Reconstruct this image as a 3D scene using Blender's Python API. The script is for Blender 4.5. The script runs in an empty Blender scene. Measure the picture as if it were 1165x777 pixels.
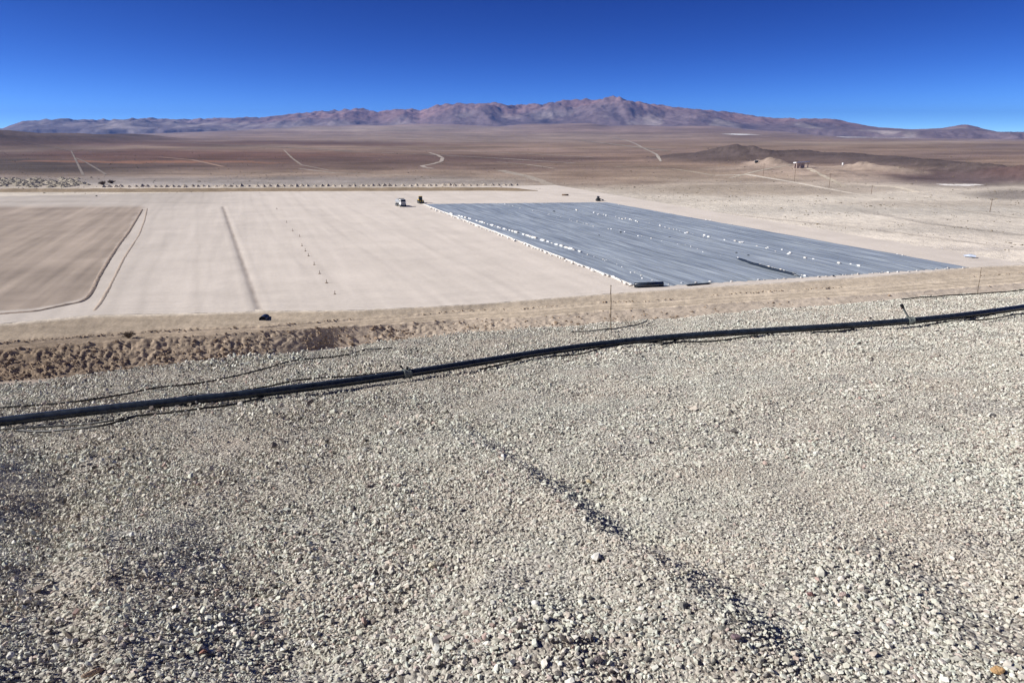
import bpy, bmesh, math, random
import numpy as np
from mathutils import Vector, Matrix, Euler

R = math.radians
S = bpy.context.scene
COL = S.collection
random.seed(7)
RNG = np.random.default_rng(11)

# ------------------------------------------------------------------ camera, sky, sun, exposure
W0, H0, FPX = 1165.0, 777.0, 1165.0 * 24 / 36          # photograph size and focal length in its pixels
HORIZON = 150.0
PITCH = math.atan((H0 / 2 - HORIZON) / FPX)
CAM = np.array([0.0, 0.0, 30.0])
cd = bpy.data.cameras.new('camera'); cam = bpy.data.objects.new('camera', cd); COL.objects.link(cam)
cd.sensor_width = 36; cd.lens = 24; cd.clip_start = 0.1; cd.clip_end = 60000
cam.location = CAM; cam.rotation_euler = (math.pi / 2 - PITCH, 0, 0)
S.camera = cam

SUN_EL, SUN_AZ = R(33.5), R(-95)                          # azimuth from +Y towards +X
world = bpy.data.worlds.new('World'); S.world = world; world.use_nodes = True
wn = world.node_tree; bg = wn.nodes['Background']
sky = wn.nodes.new('ShaderNodeTexSky'); sky.sky_type = 'NISHITA'; sky.sun_disc = False
sky.sun_elevation = SUN_EL; sky.sun_rotation = SUN_AZ % (2 * math.pi)
sky.altitude = 3800; sky.air_density = 0.25; sky.dust_density = 0.0; sky.ozone_density = 6.0
sep_ = wn.nodes.new('ShaderNodeSeparateColor'); cmb_ = wn.nodes.new('ShaderNodeCombineColor')      # the deep, contrasty blue of thin mountain air
wn.links.new(sky.outputs[0], sep_.inputs[0])
for i_, (g_, k_) in enumerate(((2.2, .95), (1.9, .70), (1.3, 1.0))):
    p_ = wn.nodes.new('ShaderNodeMath'); p_.operation = 'POWER'; p_.inputs[1].default_value = g_; wn.links.new(sep_.outputs[i_], p_.inputs[0])
    m_ = wn.nodes.new('ShaderNodeMath'); m_.operation = 'MULTIPLY'; m_.inputs[1].default_value = k_; wn.links.new(p_.outputs[0], m_.inputs[0]); wn.links.new(m_.outputs[0], cmb_.inputs[i_])
wn.links.new(cmb_.outputs[0], bg.inputs[0]); bg.inputs[1].default_value = 0.10
sd = bpy.data.lights.new('sun', 'SUN'); so = bpy.data.objects.new('sun', sd); COL.objects.link(so)
sd.energy = 5.0; sd.angle = R(0.53); sd.color = (1.0, 0.965, 0.91)
sv = Vector((math.sin(SUN_AZ) * math.cos(SUN_EL), math.cos(SUN_AZ) * math.cos(SUN_EL), math.sin(SUN_EL)))
so.rotation_euler = sv.to_track_quat('Z', 'Y').to_euler(); so.location = (0, 0, 60)
S.view_settings.view_transform = 'Standard'; S.view_settings.look = 'None'
S.view_settings.exposure = 0.5; S.view_settings.gamma = 1.0

# ------------------------------------------------------------------ geometry helpers
CP, SP = math.cos(PITCH), math.sin(PITCH)
def ray(px, py):
    px = np.asarray(px, float); py = np.asarray(py, float)
    u = (px - W0 / 2) / FPX; v = (py - H0 / 2) / FPX
    return np.stack([u, CP - v * SP, -SP - v * CP], -1)
def unproj(px, py, z):
    d = ray(px, py)
    t = (z - CAM[2]) / d[..., 2]
    return CAM + d * t[..., None]
def project(P):
    P = np.asarray(P, float) - CAM
    f = P[..., 1] * CP - P[..., 2] * SP
    up = P[..., 1] * SP + P[..., 2] * CP
    f = np.maximum(f, 1e-3)
    return W0 / 2 + FPX * P[..., 0] / f, H0 / 2 - FPX * up / f

def _hash(ix, iy, seed):
    n = (ix.astype(np.int64) * 374761393 + iy.astype(np.int64) * 668265263 + seed * 1442695041) & 0xffffffff
    n = ((n ^ (n >> 13)) * 1274126177) & 0xffffffff
    n = n ^ (n >> 16)
    return (n & 0xffff) / 65535.0 * 2 * math.pi
def perlin(x, y, seed=0):
    x = np.asarray(x, float); y = np.asarray(y, float)
    x, y = np.broadcast_arrays(x, y)
    ix = np.floor(x); iy = np.floor(y); fx = x - ix; fy = y - iy
    u = fx * fx * fx * (fx * (fx * 6 - 15) + 10); v = fy * fy * fy * (fy * (fy * 6 - 15) + 10)
    def g(a, b):
        h = _hash(ix + a, iy + b, seed)
        return np.cos(h) * (fx - a) + np.sin(h) * (fy - b)
    return 1.4 * ((g(0, 0) * (1 - u) + g(1, 0) * u) * (1 - v) + (g(0, 1) * (1 - u) + g(1, 1) * u) * v)
def fbm(x, y, seed=0, n=4, gain=0.5):
    s = 0; a = 1.0
    for i in range(n):
        s = s + a * perlin(np.asarray(x) * 2 ** i, np.asarray(y) * 2 ** i, seed + i * 17); a *= gain
    return s
def ridged(x, y, seed=0, n=5):
    s = 0; a = 1.0; t = 0
    for i in range(n):
        s = s + a * (1 - np.abs(perlin(np.asarray(x) * 2 ** i, np.asarray(y) * 2 ** i, seed + i * 31)) * 1.6); t += a; a *= 0.5
    return s / t
def sstep(a, b, x):
    t = np.clip((np.asarray(x, float) - a) / (b - a), 0, 1); return t * t * (3 - 2 * t)
def lerp_line(pts):
    a = np.array(pts, float); return lambda x: np.interp(x, a[:, 0], a[:, 1])
def lerp_ext(pts):                                      # linear interpolation that continues its end slopes
    a = np.array(pts, float)
    def f(x):
        x = np.asarray(x, float); y = np.interp(x, a[:, 0], a[:, 1])
        sl = (a[1, 1] - a[0, 1]) / (a[1, 0] - a[0, 0]); sr = (a[-1, 1] - a[-2, 1]) / (a[-1, 0] - a[-2, 0])
        y = np.where(x < a[0, 0], a[0, 1] + (x - a[0, 0]) * sl, y)
        return np.where(x > a[-1, 0], a[-1, 1] + (x - a[-1, 0]) * sr, y)
    return f

def link(name, me, parent=None, mat=None, loc=None):
    o = bpy.data.objects.new(name, me); COL.objects.link(o)
    if parent is not None: o.parent = parent
    if mat is not None and me is not None and not me.materials: me.materials.append(mat)
    if loc is not None: o.location = loc
    return o
def tag(o, label, cat, group=None):
    o['label'] = label; o['category'] = cat
    if group: o['group'] = group
    return o
def setting(o, kind='structure'): o['kind'] = kind; return o
def empty(name, loc, rz=0.0):
    o = bpy.data.objects.new(name, None); COL.objects.link(o); o.location = loc; o.rotation_euler = (0, 0, rz)
    o.empty_display_size = 0.2
    return o
def grid_mesh(name, P, col=None, smooth=True, flip=False):
    n, m = P.shape[:2]
    me = bpy.data.meshes.new(name)
    idx = np.arange(n * m).reshape(n, m)
    q = np.stack([idx[:-1, :-1], idx[:-1, 1:], idx[1:, 1:], idx[1:, :-1]], -1).reshape(-1, 4)
    if flip: q = q[:, ::-1]
    me.vertices.add(n * m); me.vertices.foreach_set('co', P.reshape(-1).astype(np.float32))
    me.loops.add(q.size); me.loops.foreach_set('vertex_index', q.reshape(-1).astype(np.int32))
    me.polygons.add(len(q)); me.polygons.foreach_set('loop_start', np.arange(0, q.size, 4, dtype=np.int32))
    me.update(calc_edges=True)
    if smooth: me.polygons.foreach_set('use_smooth', np.ones(len(q), bool))
    if col is not None:
        a = me.color_attributes.new('Col', 'FLOAT_COLOR', 'POINT')
        c = np.ones((n * m, 4), np.float32); c[:, :3] = col.reshape(-1, 3)
        a.data.foreach_set('color', c.reshape(-1))
    me.update()
    return me
def bm_mesh(name, bm, smooth=False):
    me = bpy.data.meshes.new(name); bmesh.ops.recalc_face_normals(bm, faces=bm.faces[:])
    bm.to_mesh(me); bm.free()
    if smooth: me.polygons.foreach_set('use_smooth', np.ones(len(me.polygons), bool))
    return me
def add_box(bm, c, s, rot=None, bevel=0.0):
    r = bmesh.ops.create_cube(bm, size=1.0)
    vs = r['verts']
    M = Matrix.Translation(c) @ (rot.to_matrix().to_4x4() if rot is not None else Matrix()) @ Matrix.Diagonal((*s, 1))
    bmesh.ops.transform(bm, matrix=M, verts=vs)
    if bevel > 0:
        es = list({e for v in vs for e in v.link_edges})
        bmesh.ops.bevel(bm, geom=es, offset=bevel, segments=2, affect='EDGES', profile=0.6)
def add_cyl(bm, a, b, r0, r1=None, n=12):
    a = Vector(a); b = Vector(b); d = b - a; r1 = r0 if r1 is None else r1
    r = bmesh.ops.create_cone(bm, cap_ends=True, segments=n, radius1=r0, radius2=r1, depth=d.length)
    bmesh.ops.transform(bm, matrix=Matrix.Translation((a + b) / 2) @ d.to_track_quat('Z', 'Y').to_matrix().to_4x4(), verts=r['verts'])
def tube_mesh(name, P, rad, n=10, jitter=0.0):
    P = np.asarray(P, float); T = np.gradient(P, axis=0); T /= np.linalg.norm(T, axis=1)[:, None]
    up = np.array([0, 0, 1.0]); A = np.cross(T, up); A /= np.linalg.norm(A, axis=1)[:, None]; B = np.cross(A, T)
    ang = np.linspace(0, 2 * math.pi, n + 1)
    rad = np.broadcast_to(rad, (len(P),))
    V = P[:, None] + rad[:, None, None] * (np.cos(ang)[None, :, None] * A[:, None] + np.sin(ang)[None, :, None] * B[:, None])
    bm = bmesh.new(); vs = [[bm.verts.new(V[i, j]) for j in range(n)] for i in range(len(P))]
    for i in range(len(P) - 1):
        for j in range(n): bm.faces.new((vs[i][j], vs[i][(j + 1) % n], vs[i + 1][(j + 1) % n], vs[i + 1][j]))
    bm.faces.new(vs[0]); bm.faces.new(vs[-1][::-1])
    return bm_mesh(name, bm, True)
def hull_rock(seed, n=14, flat=(1, .8, .6), bev=0.0):
    r = random.Random(seed); bm = bmesh.new()
    for _ in range(n):
        v = Vector((r.gauss(0, 1), r.gauss(0, 1), r.gauss(0, 1))).normalized() * r.uniform(.82, 1.0)
        bm.verts.new((v.x * flat[0] * .5, v.y * flat[1] * .5, v.z * flat[2] * .5))
    h = bmesh.ops.convex_hull(bm, input=bm.verts[:])
    bmesh.ops.delete(bm, geom=[g for g in h['geom_interior'] if isinstance(g, bmesh.types.BMVert)], context='VERTS')
    if bev: bmesh.ops.bevel(bm, geom=bm.edges[:], offset=bev, segments=1, affect='EDGES')
    return bm_mesh('stone_shape', bm)

# ------------------------------------------------------------------ materials
def new_mat(name, rough=0.9, spec=0.25):
    m = bpy.data.materials.new(name); m.use_nodes = True
    nt = m.node_tree; b = nt.nodes['Principled BSDF']
    b.inputs['Roughness'].default_value = rough; b.inputs['Specular IOR Level'].default_value = spec
    return m, nt, b
def N(nt, t, **kw):
    n = nt.nodes.new(t)
    for k, v in kw.items():
        if k in n.inputs: n.inputs[k].default_value = v
        else: setattr(n, k, v)
    return n
def mathn(nt, op, a, b=None, c=None):
    n = nt.nodes.new('ShaderNodeMath'); n.operation = op
    for i, x in enumerate((a, b, c)):
        if x is None: continue
        if isinstance(x, (int, float)): n.inputs[i].default_value = x
        else: nt.links.new(x, n.inputs[i])
    return n.outputs[0]
def mixc(nt, fac, a, b, mode='MIX'):
    n = nt.nodes.new('ShaderNodeMix'); n.data_type = 'RGBA'; n.blend_type = mode
    for s, x in ((n.inputs['Factor'], fac), (n.inputs['A'], a), (n.inputs['B'], b)):
        if isinstance(x, (int, float)): s.default_value = x
        elif isinstance(x, tuple): s.default_value = (*x, 1)[:4]
        else: nt.links.new(x, s)
    return n.outputs['Result']
def ramp(nt, fac, stops, interp='LINEAR'):
    n = nt.nodes.new('ShaderNodeValToRGB'); cr = n.color_ramp; cr.interpolation = interp
    while len(cr.elements) < len(stops): cr.elements.new(0.5)
    for e, (p, c) in zip(cr.elements, stops): e.position = p; e.color = (*c, 1) if len(c) == 3 else c
    nt.links.new(fac, n.inputs[0]); return n.outputs[0]
def noise(nt, vec, scale, detail=4, rough=0.55, dist=0.0):
    n = nt.nodes.new('ShaderNodeTexNoise'); n.inputs['Scale'].default_value = scale
    n.inputs['Detail'].default_value = detail; n.inputs['Roughness'].default_value = rough; n.inputs['Distortion'].default_value = dist
    if vec is not None: nt.links.new(vec, n.inputs['Vector'])
    return n.outputs['Fac']
def mapv(nt, vec, scale=(1, 1, 1), rot=(0, 0, 0)):
    n = nt.nodes.new('ShaderNodeMapping'); n.inputs['Scale'].default_value = scale; n.inputs['Rotation'].default_value = rot
    nt.links.new(vec, n.inputs['Vector']); return n.outputs[0]
def obj_co(nt): return nt.nodes.new('ShaderNodeTexCoord').outputs['Object']
def bump(nt, b, h, strength, dist):
    n = nt.nodes.new('ShaderNodeBump'); n.inputs['Strength'].default_value = strength; n.inputs['Distance'].default_value = dist
    nt.links.new(h, n.inputs['Height']); nt.links.new(n.outputs[0], b.inputs['Normal'])
def plain(name, col, rough=0.7, var=0.15, scale=8.0, metal=0.0, spec=0.3, bumpd=0.0):
    m, nt, b = new_mat(name, rough, spec)
    f = noise(nt, obj_co(nt), scale, 5)
    lo = tuple(c * (1 - var) for c in col); hi = tuple(min(1, c * (1 + var)) for c in col)
    nt.links.new(ramp(nt, f, [(.3, lo), (.7, hi)]), b.inputs['Base Color'])
    b.inputs['Metallic'].default_value = metal
    if bumpd: bump(nt, b, f, 0.6, bumpd)
    return m
def attr_ground(name, scales, amps, bump_scale=None, bump_d=0.1, stretch=None):
    """vertex colour of the land multiplied with noise of several sizes (soil mottling)"""
    m, nt, b = new_mat(name, 0.95, 0.1)
    a = nt.nodes.new('ShaderNodeAttribute'); a.attribute_name = 'Col'
    c = a.outputs['Color']; co = obj_co(nt)
    if stretch: co = mapv(nt, co, stretch[0], stretch[1])
    for s, k in zip(scales, amps):
        f = noise(nt, co, s, 6, 0.6)
        g = ramp(nt, f, [(.28, (1 - k,) * 3), (.72, (1 + k,) * 3)])
        c = mixc(nt, 1.0, c, g, 'MULTIPLY')
    nt.links.new(c, b.inputs['Base Color'])
    if bump_scale: bump(nt, b, noise(nt, obj_co(nt), bump_scale, 8, 0.65), 0.8, bump_d)
    return m

M_plain = attr_ground('desert_soil', (0.006, 0.03, 0.2), (0.22, 0.16, 0.14), 0.15, 1.2)
M_mount = attr_ground('mountain_rock', (0.0015, 0.006, 0.02), (0.25, 0.2, 0.2), 0.01, 14)
M_pad = attr_ground('compacted_clay', (0.02, 0.12, 1.2), (0.05, 0.06, 0.06), 1.5, 0.04)
M_road = attr_ground('loose_soil', (0.08, 0.5, 2.5), (0.10, 0.14, 0.16), 1.3, 0.10)

# gravel bed under the loose stones
M_bed, nt, b = new_mat('gravel_bed', 0.95, 0.1)
co = obj_co(nt)
vor = nt.nodes.new('ShaderNodeTexVoronoi'); vor.inputs['Scale'].default_value = 55; nt.links.new(co, vor.inputs['Vector'])
sep = nt.nodes.new('ShaderNodeSeparateColor'); nt.links.new(vor.outputs['Color'], sep.inputs[0])
c = ramp(nt, sep.outputs[0], [(0, (.20, .18, .16)), (.35, (.34, .32, .28)), (.7, (.44, .42, .37)), (1, (.55, .53, .47))])
pn = noise(nt, co, 1.1, 4)
c = mixc(nt, ramp(nt, pn, [(.45, (0, 0, 0)), (.75, (.7, .7, .7))]), c, (.42, .35, .28))
nt.links.new(c, b.inputs['Base Color'])
h = mathn(nt, 'ADD', mathn(nt, 'MULTIPLY', vor.outputs['Distance'], -1.0), mathn(nt, 'MULTIPLY', noise(nt, co, 160, 4), .4))
bump(nt, b, h, 1.0, 0.012)

# crushed stone: every instance draws its own colour
def stone_material():
    m, nt, b = new_mat('crushed_stone', 0.85, 0.25)
    oi = nt.nodes.new('ShaderNodeObjectInfo')
    pal = [(0, (0.060, 0.060, 0.059)), (.09, (0.171, 0.141, 0.128)), (.14, (0.365, 0.348, 0.287)), (.28, (0.528, 0.513, 0.427)), (.42, (0.458, 0.421, 0.374)),
           (.54, (0.626, 0.617, 0.527)), (.67, (0.550, 0.575, 0.493)), (.78, (0.661, 0.654, 0.582)), (.88, (0.518, 0.435, 0.361)), (.94, (0.734, 0.727, 0.665)), (1, (0.376, 0.257, 0.221))]
    c = ramp(nt, oi.outputs['Random'], pal)
    big = noise(nt, oi.outputs['Location'], 0.9, 3)
    c = mixc(nt, ramp(nt, big, [(.42, (0, 0, 0)), (.7, (.40, .40, .40))]), c, (.50, .435, .36))
    grn = noise(nt, oi.outputs['Location'], 0.55, 3, 0.5, 1.0)
    c = mixc(nt, ramp(nt, grn, [(.5, (0, 0, 0)), (.75, (.35, .35, .35))]), c, (.49, .52, .455))
    f = noise(nt, obj_co(nt), 3.0, 6, .65)
    c = mixc(nt, 1.0, c, ramp(nt, f, [(.3, (.78, .78, .78)), (.7, (1.16, 1.16, 1.16))]), 'MULTIPLY')
    nt.links.new(c, b.inputs['Base Color'])
    return m
M_stone = stone_material()
M_black = plain('black_polyethylene', (.019, .026, .038), .24, .5, 14, spec=.5)
M_hose = plain('black_hose', (.010, .010, .011), .5, .4, 20, spec=.4)
M_greypl = plain('grey_fitting', (.16, .18, .17), .5, .25, 30)
M_white = plain('white_paint', (.72, .71, .68), .4, .08, 2)
M_glass = plain('dark_glass', (.02, .025, .03), .1, .2, 2, spec=.6)
M_rubber = plain('tyre_rubber', (.02, .02, .02), .85, .3, 4)
M_steel = plain('grey_steel', (.3, .31, .32), .5, .2, 3)
M_dark = plain('dark_paint', (.035, .04, .036), .5, .3, 3)
M_yel = plain('yellow_paint', (.55, .36, .05), .5, .15, 3)
M_wood = plain('weathered_wood', (.16, .11, .075), .85, .3, 6)
M_cane = plain('dry_cane', (.20, .155, .11), .8, .25, 30)
M_bag = plain('white_sack', (.82, .82, .80), .75, .06, 3, bumpd=.03)
M_bag2 = plain('dusty_sack', (.62, .59, .54), .8, .12, 2.5, bumpd=.03)
M_soil = plain('heaped_soil', (.42, .36, .29), .95, .22, 1.5, bumpd=.1)
M_soil2 = plain('grey_heaped_soil', (.33, .29, .225), .95, .35, 1.2, bumpd=.12)
M_soild = plain('dark_clod', (.265, .195, .135), .95, .25, 1.5, bumpd=.06)
M_twig = plain('dry_twig', (.13, .095, .065), .9, .3, 20)
M_scrub = plain('dry_scrub', (.17, .14, .10), .95, .35, .4)
M_roof = plain('pale_roof_sheet', (.72, .72, .74), .5, .06, 1)
M_pink = plain('reddish_wall', (.52, .42, .36), .9, .1, 1)
M_scrap = plain('blue_white_scrap', (.50, .56, .68), .5, .25, 2)

# geomembrane: dust-filmed dark sheet that mirrors the sky softly
M_liner, nt, b = new_mat('geomembrane', 0.42, 0.5)
co = obj_co(nt)
f = noise(nt, mapv(nt, co, (1, 1, 1)), 0.05, 5)
f2 = noise(nt, mapv(nt, mapv(nt, co, (1, 1, 1), (0, 0, R(-21.6))), (1.0, .05, 1)), 0.8, 6, .6, .6)
c = ramp(nt, f, [(.3, (.29, .335, .38)), (.7, (.40, .445, .48))])
c = mixc(nt, 1.0, c, ramp(nt, f2, [(.32, (.60, .61, .63)), (.68, (1.22, 1.22, 1.21))]), 'MULTIPLY')
nt.links.new(c, b.inputs['Base Color'])
bump(nt, b, f2, 0.5, 0.10)

# ------------------------------------------------------------------ land heights
PAD_E0 = lerp_ext([(-400, 377), (0, 368.5), (105, 358.5), (240, 356), (297, 354), (410, 353), (546, 346), (695, 334), (783, 328), (900, 321), (1028, 312), (1106, 304), (1165, 301.5), (1500, 287)])
ax = np.linspace(-400, 1500, 400)
E0w = unproj(ax, PAD_E0(ax), 0.0)
def e0_y(x): return np.interp(x, E0w[:, 0], E0w[:, 1])

FL, FR, NL, NR = [unproj(*p, 0.0) for p in ((481, 232.5), (690, 230.5), (726, 327.5), (1102, 304.5))]
e1 = FL - NL; LEN1 = np.linalg.norm(e1); e1 /= LEN1
e2 = NR - NL; LEN2 = np.linalg.norm(e2); e2 /= LEN2
INV = np.linalg.inv(np.stack([e2[:2], e1[:2]], 1))
def st_of(P): q = (np.asarray(P)[..., :2] - NL[:2]) @ INV.T; return q[..., 0], q[..., 1]
tr_a = st_of(unproj(296, 356, 0)); tr_b = st_of(unproj(253.5, 235, 0))
HILLS = []   # x, y, rx, ry, height, kind
def add_hill(px, d, top, wpx, depth, kind):
    u = (px - W0 / 2) / FPX; v = (top - H0 / 2) / FPX
    y = d; k = d / (CP - v * SP); x = u * k
    z = 30 + (-SP - v * CP) * k
    HILLS.append((x, y, wpx / FPX * d, depth, z, kind))
for h in [(842, 760, 165.5, 48, 90, 'dark'), (795, 760, 175, 50, 90, 'dark'), (905, 760, 171.0, 46, 80, 'dark'), (957, 720, 174, 42, 80, 'dark'), (1008, 660, 177.5, 44, 70, 'dark'),
          (1060, 580, 181.5, 44, 60, 'dark'), (1112, 510, 185.5, 40, 45, 'dark'), (1172, 450, 189, 34, 32, 'red'),
          (878, 600, 180.5, 22, 40, 'tan'), (912, 570, 188, 36, 40, 'tan'), (985, 540, 185.5, 26, 34, 'tan'), (1012, 520, 189, 30, 30, 'tan'), (940, 500, 193, 46, 60, 'tan'), (850, 560, 191, 40, 50, 'tan'),
          (-20, 1500, 148, 60, 300, 'far'), (70, 1900, 151.5, 60, 400, 'far'), (142, 2300, 152.5, 30, 300, 'far'), (-200, 1300, 145, 120, 300, 'far')]:
    add_hill(*h)
def plain_z(x, y):
    x = np.asarray(x, float); y = np.asarray(y, float)
    d = np.hypot(x, y)
    z = 1.6 * sstep(380, 1200, d) * fbm(x / 260, y / 180, 5, 3) + 6 * sstep(1500, 4000, d) * fbm(x / 1500, y / 900, 9, 3)
    az = np.degrees(np.arctan2(x, np.maximum(y, 1)))
    fan = sstep(2600, 7000, d) * (sstep(-32, -8, az) * (1 - sstep(12, 26, az)))
    z = z + 92 * fan * (1 + .25 * perlin(az * .35, d / 4000, 3)) - 34 * sstep(1500, 6500, d) * sstep(14, 34, az)
    for hx, hy, rx, ry, hz, kind in HILLS:
        q = ((x - hx) / rx) ** 2 + ((y - hy) / ry) ** 2
        b = np.exp(-q * 1.1) * (1 + (.22 if kind != 'far' else .10) * fbm(x / rx * 2.2, y / ry * 2.2, int(abs(hx)) % 97, 4))
        z = np.maximum(z, z * (1 - b) + hz * b) if hz > 0 else z
    # the land drops below the graded ground's edge towards the road and the heap
    ts_, tt_ = st_of(np.stack([x, y], -1))
    z = z - 1.7 * sstep(14, 8, np.abs(ts_ - np.interp(tt_, [tr_a[1], tr_b[1]], [tr_a[0], tr_b[0]]))) * sstep(tr_a[1] - 14, tr_a[1] - 6, tt_) * sstep(tr_b[1] + 14, tr_b[1] + 6, tt_)
    drop = sstep(4.0, -6.0, y - e0_y(x)) * (y < 400)
    return np.where(y < 400, z - 6.5 * drop, z) - 0.12 * (d < 420)

T_MARCH = np.geomspace(60, 12000, 700)
def ground_at(px, py):
    """where the rays of pixels meet the land (arrays or single pixels)"""
    d = np.atleast_2d(ray(px, py))
    P = CAM + d[:, None] * T_MARCH[None, :, None]
    gap = P[..., 2] - plain_z(P[..., 0], P[..., 1])
    i = np.clip(np.argmax(gap < 0, 1), 1, len(T_MARCH) - 1); k = np.arange(len(d))
    g0, g1 = gap[k, i - 1], gap[k, i]
    t = T_MARCH[i - 1] + (T_MARCH[i] - T_MARCH[i - 1]) * np.clip(g0 / np.maximum(g0 - g1, 1e-9), 0, 1)
    Q = CAM + d * t[:, None]
    Q[:, 2] = plain_z(Q[:, 0], Q[:, 1])
    return Q if np.ndim(px) else Q[0]

# ------------------------------------------------------------------ desert plain: one sheet from under the heap to the mountains
def paint_plain(x, y, z):
    px, py = project(np.stack([x, y, z], -1))
    py = np.where(y < 50, 900, py)
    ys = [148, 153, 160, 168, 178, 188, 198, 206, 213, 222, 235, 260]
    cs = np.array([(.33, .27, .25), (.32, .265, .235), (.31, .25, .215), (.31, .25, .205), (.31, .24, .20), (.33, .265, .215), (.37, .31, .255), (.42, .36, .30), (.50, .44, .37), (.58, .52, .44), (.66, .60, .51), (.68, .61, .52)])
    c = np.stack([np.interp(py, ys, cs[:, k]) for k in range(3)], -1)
    wob = 6 * fbm(px / 90, py / 14, 21, 4)
    def blob(cx, cy, rx, ry, col, s=1.0, hard=1.0):
        nonlocal c
        q = ((px + wob * 3 - cx) / rx) ** 2 + ((py + wob * .35 - cy) / ry) ** 2
        w = s * np.clip((1.25 - q) * hard, 0, 1)
        w = w * w * (3 - 2 * w) if s == 1.0 else w
        c = c * (1 - w[..., None]) + np.array(col) * w[..., None]
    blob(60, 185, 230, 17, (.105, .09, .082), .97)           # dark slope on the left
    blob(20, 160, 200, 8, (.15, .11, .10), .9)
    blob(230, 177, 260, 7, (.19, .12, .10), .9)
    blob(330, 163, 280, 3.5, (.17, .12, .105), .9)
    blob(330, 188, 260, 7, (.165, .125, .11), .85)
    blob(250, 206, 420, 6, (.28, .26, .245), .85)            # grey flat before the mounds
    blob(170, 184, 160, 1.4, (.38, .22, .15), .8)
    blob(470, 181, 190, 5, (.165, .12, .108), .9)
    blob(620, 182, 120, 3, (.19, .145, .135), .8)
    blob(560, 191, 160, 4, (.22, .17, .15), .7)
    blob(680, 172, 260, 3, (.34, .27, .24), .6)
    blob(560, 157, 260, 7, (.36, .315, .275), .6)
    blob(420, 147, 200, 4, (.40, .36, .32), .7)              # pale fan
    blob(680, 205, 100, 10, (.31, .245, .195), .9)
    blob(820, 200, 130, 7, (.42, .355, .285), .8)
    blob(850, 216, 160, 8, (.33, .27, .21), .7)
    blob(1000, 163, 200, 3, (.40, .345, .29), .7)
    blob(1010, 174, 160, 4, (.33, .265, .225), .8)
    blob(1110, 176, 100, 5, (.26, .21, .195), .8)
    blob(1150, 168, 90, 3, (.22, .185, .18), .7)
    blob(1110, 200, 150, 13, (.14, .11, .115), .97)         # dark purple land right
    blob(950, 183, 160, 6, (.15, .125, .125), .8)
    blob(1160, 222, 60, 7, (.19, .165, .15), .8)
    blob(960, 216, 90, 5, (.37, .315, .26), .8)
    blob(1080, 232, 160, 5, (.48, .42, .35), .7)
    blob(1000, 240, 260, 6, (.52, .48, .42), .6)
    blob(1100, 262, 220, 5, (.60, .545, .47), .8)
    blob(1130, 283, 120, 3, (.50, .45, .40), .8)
    for hx, hy, rx, ry, hz, kind in HILLS:
        q = ((x - hx) / rx) ** 2 + ((y - hy) / ry) ** 2
        w = np.clip(1.5 - q * .85, 0, 1)[..., None]
        k = {'dark': (.135, .115, .115), 'red': (.14, .10, .10), 'tan': (.42, .36, .305), 'far': (.14, .115, .11)}[kind]
        c = c * (1 - .9 * w) + np.array(k) * .9 * w
    # gullies and outcrops that run across the slopes
    st = fbm(px / 120 + .02 * py, py / 3.2, 77, 4)
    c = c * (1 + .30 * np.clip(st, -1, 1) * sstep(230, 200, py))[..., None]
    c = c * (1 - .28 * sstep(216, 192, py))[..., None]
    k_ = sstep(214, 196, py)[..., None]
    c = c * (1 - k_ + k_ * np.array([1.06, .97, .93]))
    return np.clip(c, .03, .8)
azs = np.concatenate([np.linspace(-180, -66, 40)[:-1], np.linspace(-66, -46, 80)[:-1], np.linspace(-46, 46, 900), np.linspace(46, 66, 80)[1:], np.linspace(66, 180, 40)[1:]])
rads = np.concatenate([[0.5, 20], np.geomspace(50, 9000, 300), [11000, 16000, 26000]])
A, D = np.meshgrid(R(1) * azs, rads)
X = np.sin(A) * D; Y = np.cos(A) * D
Z = plain_z(X, Y)
Z = np.where(D < 45, -7.0, Z)
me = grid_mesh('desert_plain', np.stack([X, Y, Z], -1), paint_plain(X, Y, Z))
setting(link('desert_plain', me, mat=M_plain))

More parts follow.
